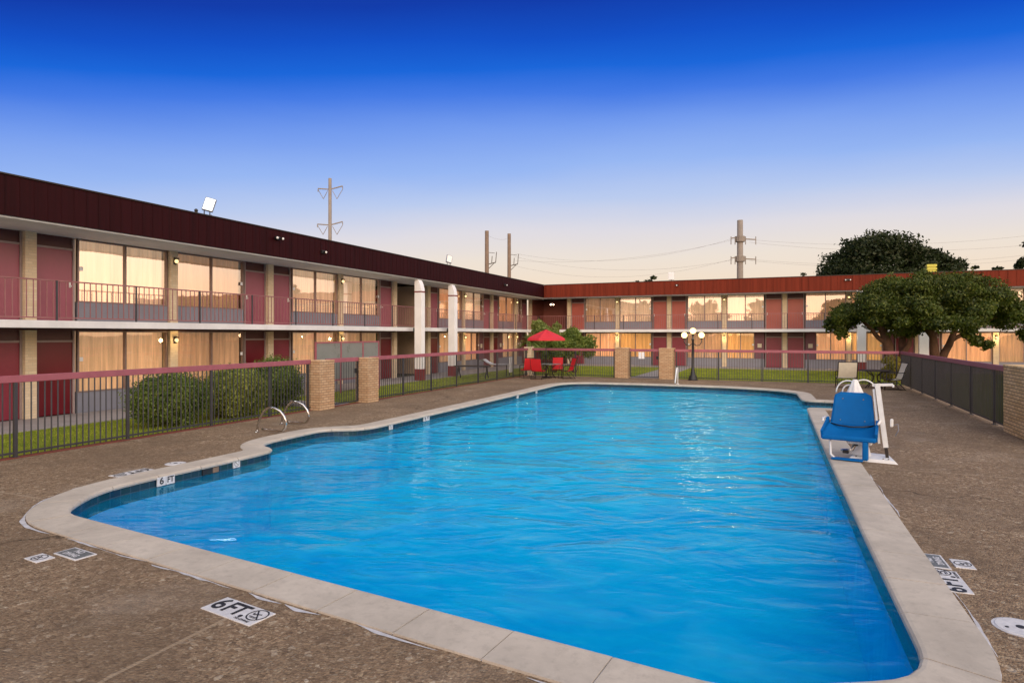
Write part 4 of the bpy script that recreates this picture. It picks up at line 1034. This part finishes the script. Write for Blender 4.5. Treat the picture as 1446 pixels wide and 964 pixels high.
wires('power_line','thin power lines sagging between the brown poles and the thick grey pole',[(at(728,368,78),at(1038,338,70),1.0),(at(725,362,78),at(1035,367,70),1.4),(at(726,375,78),at(1034,366,70),1.7),(at(728,358,78),at(1034,337,70),1.6)])
wires('power_line','thin power lines running right from the thick grey pole over the dark trees',[(at(1054,338,70),at(1560,318,64),1.2),(at(1058,342,70),at(1560,334,64),1.2),(at(1054,366,70),at(1560,345,64),1.2),(at(1058,368,70),at(1560,352,64),1.2)])
wires('power_line','short wire between the tops of the two brown poles',[(at(690,333,75),at(717,337,78),.25),(at(690,386,75),at(640,400,88),.3)])

# ------------------------------------------------------------------ post lamp
lx,ly=-4.25,32.75
lx,ly=gp(978,536).x,31.95
lx=fxx(978.5,31.95)
t=thing('post_lamp','black cast post lamp with three glowing globes by the far gate','street lamp',(lx,ly,0),PSI)
MB().lathe([(.24,0),(.24,.05),(.19,.09),(.20,.16),(.13,.26),(.11,.42),(.085,.46),(.10,.5),(.07,.56),(.06,1.3),(.05,1.95),(.075,1.98),(.075,2.03),(.045,2.06),(.04,2.2)],n=20).build('post',M['black'],t,True)
mb=MB()
for s_ in (-1,1): mb.tube([(0,0,1.82),(s_*.16,0,1.70),(s_*.32,0,1.72),(s_*.42,0,1.86),(s_*.42,0,2.02)],.022,8); mb.lathe([(.03,0),(.08,.05),(.085,.07)],(s_*.42,0,2.0),12)
mb.lathe([(.04,0),(.09,.05),(.095,.07)],(0,0,2.2),12); mb.build('arm',M['black'],t,True)
for c_ in ((-.42,0,2.21),(.42,0,2.21),(0,0,2.42)): MB().ball(c_,.145,16).build('globe',M['lamp_glow'],t,True)
PL=(lx,ly)
t=thing('handrail_post','short pale metal post standing on the far coping below the post lamp','post',(fxx(955.5,28.9),28.9,0))
MB().tube([(0,.3,0),(0,.3,.62),(0,.24,.72),(0,.1,.74),(0,-.1,.6),(0,-.45,.1)],.032,8).build('rail',M['lift_white'],t,True)
MB().lathe([(.07,0),(.07,.02),(.04,.03)],(0,.3,0),12).build('flange',M['lift_white'],t)

# ------------------------------------------------------------------ patio furniture
def sling_chair(name,label,fab,group=None,metal='dark_metal'):
    """origin at ground centre, faces -y (open side towards -y)"""
    t=thing(name,label,'chair',(0,0,0),0,group)
    w=.27
    mb=MB()
    mb.grid(lambda u,v:((u-.5)*2*w,-.27+v*.5,.43-.05*math.sin(v*pi)*1-.03*v),4,8); mb.build('seat',M[fab],t,True)
    mb=MB(); mb.grid(lambda u,v:((u-.5)*2*w,.24+.20*v+.02*math.sin(v*pi),.42+.60*v),4,8)
    mb.grid(lambda u,v:((u-.5)*2*w,.256+.20*v+.02*math.sin(v*pi),.42+.60*v),4,8); mb.build('backrest',M[fab],t,True)
    for s_ in (-1,1):
        x=s_*(w+.02)
        mb=MB(); mb.tube([(x,-.28,.42),(x,.0,.38),(x,.22,.40),(x,.27,.5),(x,.36,.8),(x,.455,1.04)],.015,8); mb.build('side_frame',M[metal],t,True)
        mb=MB(); mb.tube([(x,-.34,0),(x,-.30,.3),(x,-.27,.62),(x,-.2,.66),(x,.2,.66),(x,.36,.68)],.014,8); mb.build('armrest',M[metal],t,True)
        MB().tube([(x,.0,.38),(x,.2,.2),(x,.36,0)],.014,8).build('leg',M[metal],t,True)
    mb=MB(); mb.tube([(-w-.02,-.34,.012),(-w-.02,.3,.012),(w+.02,.3,.012),(w+.02,-.34,.012)],.012,6); mb.build('crossbar',M[metal],t,True)
    MB().tube([(-w-.02,.457,1.04),(w+.02,.457,1.04)],.014,6).build('top_bar',M[metal],t,True)
    return t
def place(o,x,y,rz): o.location=(x,y,0); o.rotation_euler=(0,0,rz); return o
Yt=30.6; cxT=fxx(777,Yt)
ch=sling_chair('patio_chair','red sling patio chair turned away at the front left of the umbrella table','red_fabric','red chairs around the umbrella table')
place(ch,fxx(760.5,29.75),29.75,R(180)+.0)
dup(ch,(fxx(744,30.5),30.5,0),R(222),'red sling patio chair at the left end of the umbrella table by the fence')
dup(ch,(fxx(786.5,31.3),31.3,0),R(12),'red sling patio chair on the far side of the umbrella table')
dup(ch,(fxx(800,30.6),30.6,0),R(-48),'red sling patio chair seen sideways at the right of the umbrella table')
t=thing('patio_table','round glass topped patio table with a lattice pedestal among the red chairs','table',(cxT,Yt,0))
MB().lathe([(.54,.715),(.55,.722),(.55,.73),(.54,.737)],n=36).build('tabletop',M['screen_glass'],t)
mb=MB()
for k in range(6):
    a=k*pi/3; mb.tube([(.30*math.cos(a),.30*math.sin(a),.012),(.10*math.cos(a),.10*math.sin(a),.3),(.10*math.cos(a),.10*math.sin(a),.5),(.34*math.cos(a),.34*math.sin(a),.713)],.014,6)
mb.build('pedestal',M['dark_metal'],t,True)
t=thing('patio_umbrella','open red patio umbrella above the glass table','umbrella',(fxx(771,Yt+.1),Yt+.1,0))
mb=MB(); n=8; R0=1.02; o=0
rows=[(.02,2.50),(.30,2.385),(.62,2.25),(.90,2.12),(R0,2.03),(R0+.012,1.93)]
for r_,z in rows:
    for k in range(n*6):
        a=2*pi*k/(n*6); sag=1-(.06 if r_>.2 else 0)*abs(math.sin(a*n/2)); mb.v.append((r_*math.cos(a)*sag,r_*math.sin(a)*sag,z-(.03*abs(math.sin(a*n/2)) if .2<r_<R0 else 0)))
m_=n*6
for i in range(len(rows)-1):
    for k in range(m_): k2=(k+1)%m_; mb.f.append((i*m_+k,i*m_+k2,(i+1)*m_+k2,(i+1)*m_+k))
mb.build('canopy',M['canopy'],t)
MB().tube([(0,0,0),(0,0,2.56)],.02,10).build('pole',M['dark_metal'],t,True)
mb=MB()
for k in range(n): a=2*pi*k/n; mb.tube([(.02*math.cos(a),.02*math.sin(a),2.46),(R0*.97*math.cos(a),R0*.97*math.sin(a),2.01)],.009,5)
mb.build('rib',M['dark_metal'],t)
MB().lathe([(.22,0),(.22,.05),(.05,.09),(.04,.25)],n=18).build('base',M['dark_metal'],t,True)
# beige pair with dark table at the right
bc=sling_chair('patio_chair','beige sling patio chair with its back to the pool by the far fence','beige_fabric','beige chairs by the right corner')
place(bc,fxx(1195,30.2),30.2,R(180)+.05); bc.scale=(1.25,1.1,1.05)
b2=dup(bc,(fxx(1259,29.7),29.7,0),R(-78),'beige sling patio chair seen sideways against the screened fence'); b2.scale=(1.1,1.1,1.05)
t=thing('patio_table','dark round patio table between the two beige chairs','table',(fxx(1236,30.4),30.4,0))
MB().lathe([(.60,.71),(.62,.72),(.62,.74),(.60,.75)],n=36).build('tabletop',M['dark_metal'],t)
mb=MB()
for k in range(4):
    a=k*pi/2+.5; mb.tube([(.45*math.cos(a),.45*math.sin(a),.012),(.12*math.cos(a),.12*math.sin(a),.34),(.10*math.cos(a),.10*math.sin(a),.5),(.4*math.cos(a),.4*math.sin(a),.708)],.02,7)
mb.build('leg',M['dark_metal'],t,True)
# lounge furniture beyond the left fence
t=thing('bench_table','low dark table on the lawn beyond the left fence','table',(-14.6,28.9,0),R(10))
MB().cbox((-.9,-.35,.60),(.9,.35,.66),.01).build('tabletop',M['dark_metal'],t)
for a_ in (-.75,.75): MB().bar((a_,-.3,0),(a_,0,.6),.05,.05).bar((a_,.3,0),(a_,0,.6),.05,.05).build('leg',M['dark_metal'],t)
t=thing('lounge_chair','white lounge chair with curved back on the lawn beyond the left fence','chair',(-14.3,31.3,0),R(8))
mb=MB(); prof=[(-.95,.78),(-.75,.86),(-.55,.72),(-.3,.60),(0,.58),(.4,.58),(.78,.60)]
mb.grid(lambda u,v:(np.interp(v*6,range(7),[p[0] for p in prof]),(u-.5)*.6,np.interp(v*6,range(7),[p[1] for p in prof])),2,12)
mb.grid(lambda u,v:(np.interp(v*6,range(7),[p[0] for p in prof]),(u-.5)*.6,np.interp(v*6,range(7),[p[1] for p in prof])+.04),2,12); mb.build('seat',M['white'],t,True)
MB().cbox((.74,-.3,.2),(.80,.3,1.02),.01).build('end_panel',M['white'],t)
for x in (-.7,.6):
    for y in (-.28,.28): MB().tube([(x,y,0),(x,y,.6)],.02,6).build('leg',M['dark_metal'],t)

# ------------------------------------------------------------------ pool lift
lo=Vector((1.16,13.05,0))
t=thing('pool_lift','white accessible pool lift with a blue plastic seat standing on the right coping','pool lift',tuple(lo),PSI*0-R(12))
S_=1.0
# seat shell (faces -y local)
def shell(mb,pts,w0,w1,th):
    """profile pts (y,z) swept over width; slightly dished"""
    n=len(pts)
    def f(off):
        def g(u,v):
            i=v*(n-1); k=min(int(i),n-2); fr=i-k
            y=pts[k][0]*(1-fr)+pts[k+1][0]*fr; z=pts[k][1]*(1-fr)+pts[k+1][1]*fr; w=w0+(w1-w0)*v
            e=abs(u-.5)*2; cr=max(0,(e-.8)/.2); return ((u-.5)*2*w*(1-.0*cr),y-.035*(e**3)+off[0],z+.03*(e**3)+off[1])
        return g
    mb.grid(f((0,0)),14,n*2); mb.grid(f(th),14,n*2)
    return mb
def rsheet(mb,w_bot,w_top,z0,z1,y0,y1,th,rad=.08,nu=14,nv=12,dish=.03):
    """rounded-corner panel with real thickness, standing from z0 to z1 leaning from y0 to y1"""
    V=[]
    for side in (0,1):
        for i in range(nu+1):
            for j in range(nv+1):
                u=i/nu*2-1; v=j/nv; w=w_bot+(w_top-w_bot)*v
                top=max(0,(v-(1-rad/(abs(z1-z0)+abs(y1-y0))))*((abs(z1-z0)+abs(y1-y0))/rad)); w2=w-rad*(1-math.sqrt(max(0,1-top*top)))
                x=u*w2; y=y0+(y1-y0)*v; z=z0+(z1-z0)*v
                nrm=Vector((0,-(z1-z0),(y1-y0))).normalized()
                e=abs(u)**3*dish; V.append(tuple(Vector((x,y,z))+nrm*(e)-nrm*th*side))
    o=len(mb.v); mb.v+=V; A=(nu+1)*(nv+1)
    for i in range(nu):
        for j in range(nv):
            a=o+i*(nv+1)+j; mb.f.append((a,a+nv+1,a+nv+2,a+1)); b=a+A; mb.f.append((b,b+1,b+nv+2,b+nv+1))
    for i in range(nu):
        a=o+i*(nv+1); mb.f.append((a,a+A,a+A+nv+1,a+nv+1)); a=o+i*(nv+1)+nv; mb.f.append((a,a+nv+1,a+A+nv+1,a+A))
    for j in range(nv):
        a=o+j; mb.f.append((a,a+1,a+A+1,a+A)); a=o+nu*(nv+1)+j; mb.f.append((a,a+A,a+A+1,a+1))
mb=MB(); rsheet(mb,.37,.30,.55,1.17,.12,.25,.045,.10); back=mb.build('backrest',M['lift_blue'],t,True)
mb=MB(); rsheet(mb,.42,.37,.40,.575,-.38,.13,.05,.02,dish=.05)
mb.cbox((-.43,-.46,.36),(.43,-.38,.44),.02); mb.build('seat',M['lift_blue'],t,False)
for s_ in (-1,1):
    mb=MB(); mb.bar((s_*.43,-.40,.44),(s_*.40,.14,.64),.04,.15); mb.build('side_wing',M['lift_blue'],t)
    mb=MB(); mb.tube([(s_*.38,.2,.62),(s_*.45,.1,.70),(s_*.46,-.1,.70),(s_*.44,-.2,.66)],.02,8); mb.build('armrest',M['lift_white'],t,True)
MB().tube([(-.30,-.36,.38),(-.28,-.42,.10),(-.22,-.46,.05)],.02,8).build('leg_tube',M['lift_white'],t,True)
MB().cbox((.22,-.46,.04),(.31,-.34,.37),.02).build('leg_panel',M['lift_blue'],t)
MB().cbox((-.26,-.56,.03),(.24,-.40,.06),.01).build('footrest',M['lift_blue'],t)
mb=MB()
for x_,z_ in ((-.2,.66),(.2,.66),(-.17,1.05),(.17,1.05)): y_=.12+(.25-.12)*(z_-.55)/.62; MB().tube([(x_,y_-.004,z_),(x_,y_-.016,z_)],.012,8).build('bolt',M['steel'],t)
MB().tube([(-.40,.10,.60),(-.20,-.02,.575),(.0,-.05,.565),(.2,-.02,.575),(.40,.10,.60)],.014,6).build('seat_belt',M['black'],t,True)
MB().bar((-.22,.16,.50),(-.10,.34,.98),.03,.03).bar((.22,.16,.50),(.10,.34,.98),.03,.03).build('back_support',M['lift_white'],t)
# mechanism below the seat
MB().cbox((-.04,-.2,.28),(.34,.14,.33),.01).cbox((-.2,-.1,.32),(.2,.0,.37),.01).build('seat_carriage',M['lift_white'],t)
MB().tube([(-.16,-.12,.14),(.02,-.1,.16),(.05,0,.3)],.022,8).build('actuator',M['steel'],t,True)
MB().cbox((-.12,-.22,.10),(-.02,-.12,.16),.01).cbox((.05,-.16,.24),(.12,-.08,.30),.01).build('motor',M['black'],t)
mb=MB(); mb.v+=[(-.05,-.30,.0),(.75,-.26,.0),(.60,.30,.0),(.0,.30,.0),(.02,-.26,.06),(.70,-.24,.05),(.56,.26,.07),(.04,.26,.08)]
mb.f+=[(3,2,1,0),(4,5,6,7),(0,1,5,4),(1,2,6,5),(2,3,7,6),(3,0,4,7)]; mb.build('base_plate',M['lift_white'],t)
for p_ in ((.60,-.20,.05),(.52,-.2,.05),(.1,-.22,.06)): MB().lathe([(.016,0),(.016,.02),(.01,.024)],p_,8).build('bolt',M['steel'],t)
MB().add([(.0,-.05,.07),(.30,-.2,.07),(.30,.12,.07),(.10,.02,.26),(.26,-.1,.26),(.26,.08,.26)],[(0,1,2),(3,5,4),(0,3,4,1),(1,4,5,2),(2,5,3,0)]).build('gusset',M['lift_white'],t)
# leaning mast with cover
ma=Vector((.57,.0,.02)); mt=Vector((.40,.12,1.36))
MB().bar(ma,ma.lerp(mt,.20),.05,.05).build('mast_foot',M['dark_metal'],t)
MB().bar(ma.lerp(mt,.16),mt,.075,.07).build('mast',M['lift_white'],t)
MB().bar(ma.lerp(mt,.2)+Vector((-.10,.03,0)),mt+Vector((-.06,.03,-.1)),.035,.035).build('support_strut',M['lift_white'],t)
MB().bar(mt+Vector((-.08,0,-.03)),mt+Vector((.24,.03,-.01)),.05,.045).cbox((.63,.11,1.30),(.66,.17,1.35),.01).build('top_arm',M['lift_white'],t)
MB().tube([(.64,.12,.62),(.72,.1,.66),(.73,.1,.55),(.68,.1,.44)],.009,6).build('control_cable',M['knee'],t,True)
MB().cbox((.60,.06,.60),(.65,.15,.74),.012).build('control_box',M['lift_white'],t)
# draped white cover and hoops behind the backrest
mb=MB()
mb.grid(lambda u,v:((.035+.17*v)*math.cos(u*2*pi)*(1+.08*math.sin(u*2*pi*7)),.47+(.035+.12*v)*math.sin(u*2*pi)*(1+.08*math.sin(u*2*pi*7)),1.40-.42*v),56,6); mb.build('folded_cover',M['lift_white'],t,True)
mb=MB()
for c_,r_,lean in (((-.12),.20,0),((-.09),.13,.02),((.14),.22,.04)):
    mb.tube([(c_+r_*math.cos(pi*(1.0-k/14*1.0))*1.0,.50+lean,1.14+r_*1.15*math.sin(pi*(k/14))) for k in range(15)],.013,8)
mb.build('hoop',M['lift_white'],t,True)

# ------------------------------------------------------------------ world and lights
w=bpy.data.worlds.new('World'); sc.world=w; w.use_nodes=True; nt=w.node_tree; nt.nodes.clear()
def wn(ty,**k):
    x=nt.nodes.new(ty)
    for a,b in k.items(): setattr(x,a,b)
    return x
SUN_EL,SUN_AZ=R(9),R(158)    # azimuth measured clockwise from +Y: behind the camera, slightly to its right
out=wn('ShaderNodeOutputWorld')
sky=wn('ShaderNodeTexSky',sky_type='NISHITA',sun_disc=False); sky.sun_elevation=SUN_EL; sky.sun_rotation=SUN_AZ; sky.air_density=1.6; sky.dust_density=1.5; sky.ozone_density=3
tc=wn('ShaderNodeTexCoord'); sep=wn('ShaderNodeSeparateXYZ'); nt.links.new(tc.outputs['Generated'],sep.inputs[0])
def wm(op,a,b=0,c=0):
    x=wn('ShaderNodeMath',operation=op)
    for i,v in enumerate((a,b,c)):
        if isinstance(v,(int,float)): x.inputs[i].default_value=v
        else: nt.links.new(v,x.inputs[i])
    return x.outputs[0]
def wramp(fac,stops):
    r=wn('ShaderNodeValToRGB'); e=r.color_ramp.elements
    while len(e)<len(stops): e.new(.5)
    for i,(p,c) in enumerate(stops): e[i].position=p; e[i].color=c
    nt.links.new(fac,r.inputs[0]); return r.outputs[0]
mp=wn('ShaderNodeMapping'); mp.inputs['Scale'].default_value=(1,1,5); nt.links.new(tc.outputs['Generated'],mp.inputs[0])
nz=wn('ShaderNodeTexNoise'); nz.inputs['Scale'].default_value=1.6; nz.inputs['Detail'].default_value=5; nz.inputs['Roughness'].default_value=.5; nt.links.new(mp.outputs[0],nz.inputs['Vector'])
mp2=wn('ShaderNodeMapping'); mp2.inputs['Scale'].default_value=(1.1,1.1,15); nt.links.new(tc.outputs['Generated'],mp2.inputs[0])
nz2=wn('ShaderNodeTexNoise'); nz2.inputs['Scale'].default_value=2.4; nz2.inputs['Detail'].default_value=6; nt.links.new(mp2.outputs[0],nz2.inputs['Vector'])
dF=wm('ADD',wm('MULTIPLY',sep.outputs[0],-SN),wm('MULTIPLY',sep.outputs[1],CN))   # darkens the sky away from the camera axis, like a vignette
z=wm('MULTIPLY',sep.outputs[2],wm('MULTIPLY_ADD',wm('SUBTRACT',1.0,wm('MAXIMUM',dF,.3)),1.1,1.0))
z=wm('ADD',z,wm('MULTIPLY',wm('SUBTRACT',nz.outputs['Fac'],.5),.05))
z=wm('ADD',z,wm('MULTIPLY',sep.outputs[0],-.05))
front=wramp(z,[(0,srgb(250,216,178)),(.08,srgb(249,226,200)),(.14,srgb(241,228,216)),(.185,srgb(226,222,230)),(.235,srgb(188,205,242)),(.285,srgb(152,184,246)),(.345,srgb(118,158,242)),(.400,srgb(66,122,232)),(.442,srgb(12,100,220)),(.490,srgb(0,78,202)),(.55,srgb(0,54,172)),(.68,srgb(20,60,150)),(1,srgb(120,130,150))])
back=wramp(z,[(0,srgb(255,200,156)),(.12,srgb(255,218,182)),(.25,srgb(255,228,206)),(.45,srgb(250,230,214)),(.8,srgb(228,217,208)),(1,srgb(208,204,206))])
# weight of the sunset side: direction towards the sun's azimuth
sx_,sy_=math.sin(SUN_AZ),math.cos(SUN_AZ)
dot=wm('ADD',wm('MULTIPLY',sep.outputs[0],sx_+.75),wm('MULTIPLY',sep.outputs[1],sy_))
bw=wn('ShaderNodeMapRange'); bw.interpolation_type='SMOOTHSTEP'; nt.links.new(dot,bw.inputs[0]); bw.inputs[1].default_value=-.30; bw.inputs[2].default_value=.60
bk=wn('ShaderNodeVectorMath',operation='SCALE'); bk.inputs['Scale'].default_value=2.95; nt.links.new(back,bk.inputs[0]); back=bk.outputs[0]
mx=wn('ShaderNodeMix',data_type='RGBA'); nt.links.new(bw.outputs[0],mx.inputs[0]); nt.links.new(front,mx.inputs[6]); nt.links.new(back,mx.inputs[7])
st=wn('ShaderNodeMix',data_type='RGBA'); nt.links.new(wm('MULTIPLY',wm('MAXIMUM',wm('MULTIPLY',wm('SUBTRACT',nz2.outputs['Fac'],.47),3.2),0.0),wm('MINIMUM',wm('MAXIMUM',wm('MULTIPLY',wm('SUBTRACT',.40,z),7.0),0.0),1.0)),st.inputs[0]); nt.links.new(mx.outputs[2],st.inputs[6]); st.inputs[7].default_value=srgb(240,222,222)
bg1=wn('ShaderNodeBackground'); nt.links.new(sky.outputs[0],bg1.inputs[0]); bg1.inputs[1].default_value=.006
bg2=wn('ShaderNodeBackground'); nt.links.new(mx.outputs[2],bg2.inputs[0]); bg2.inputs[1].default_value=.95
ad=wn('ShaderNodeAddShader'); nt.links.new(bg1.outputs[0],ad.inputs[0]); nt.links.new(bg2.outputs[0],ad.inputs[1]); nt.links.new(ad.outputs[0],out.inputs[0])

def light(name,ty,loc,energy,color,**k):
    l=bpy.data.lights.new(name,ty); l.energy=energy; l.color=color
    for a,b in k.items(): setattr(l,a,b)
    o=bpy.data.objects.new(name,l); col.objects.link(o); o.location=loc; return o
s=light('sun','SUN',(0,0,40),1.1,(1,.72,.50),angle=R(14))
dirv=Vector((sx_*math.cos(SUN_EL),sy_*math.cos(SUN_EL),math.sin(SUN_EL))); s.rotation_euler=dirv.to_track_quat('Z','Y').to_euler()
for dx,dz in ((-.42,2.21),(.42,2.21),(0,2.62)):
    light('post_lamp_light','POINT',(PL[0]+dx*CN,PL[1]+dx*SN-.22,dz),13,(1,.68,.36),shadow_soft_size=.14)
fl=light('flood_beam','SPOT',(-15.9,lxy(293,-16.4)-.2,6.3),300,(.97,.96,.95),spot_size=R(120),spot_blend=.8,shadow_soft_size=.45)
fl.rotation_euler=(Vector((-15.9,12,6.3))-Vector((-2,16,0))).to_track_quat('Z','Y').to_euler()
for a in (-11.28,-3.72,3.95,11.75): light('wall_lamp_light','POINT',(a,45.75,2.05),20,(1,.66,.30),shadow_soft_size=.06)
for a in (14.7,23.25,35.29,43.7): light('wall_lamp_light','POINT',(-18.05,a,2.05),8,(1,.66,.30),shadow_soft_size=.06)
for (x,y,e) in ((-9.6,36.5,60),(3.2,37.5,70)): pass

sc.view_settings.view_transform='Standard'; sc.view_settings.look='None'; sc.view_settings.exposure=0; sc.view_settings.gamma=1
sc.cycles.use_denoising=True; sc.cycles.transparent_max_bounces=12; sc.cycles.max_bounces=7; sc.cycles.sample_clamp_indirect=6
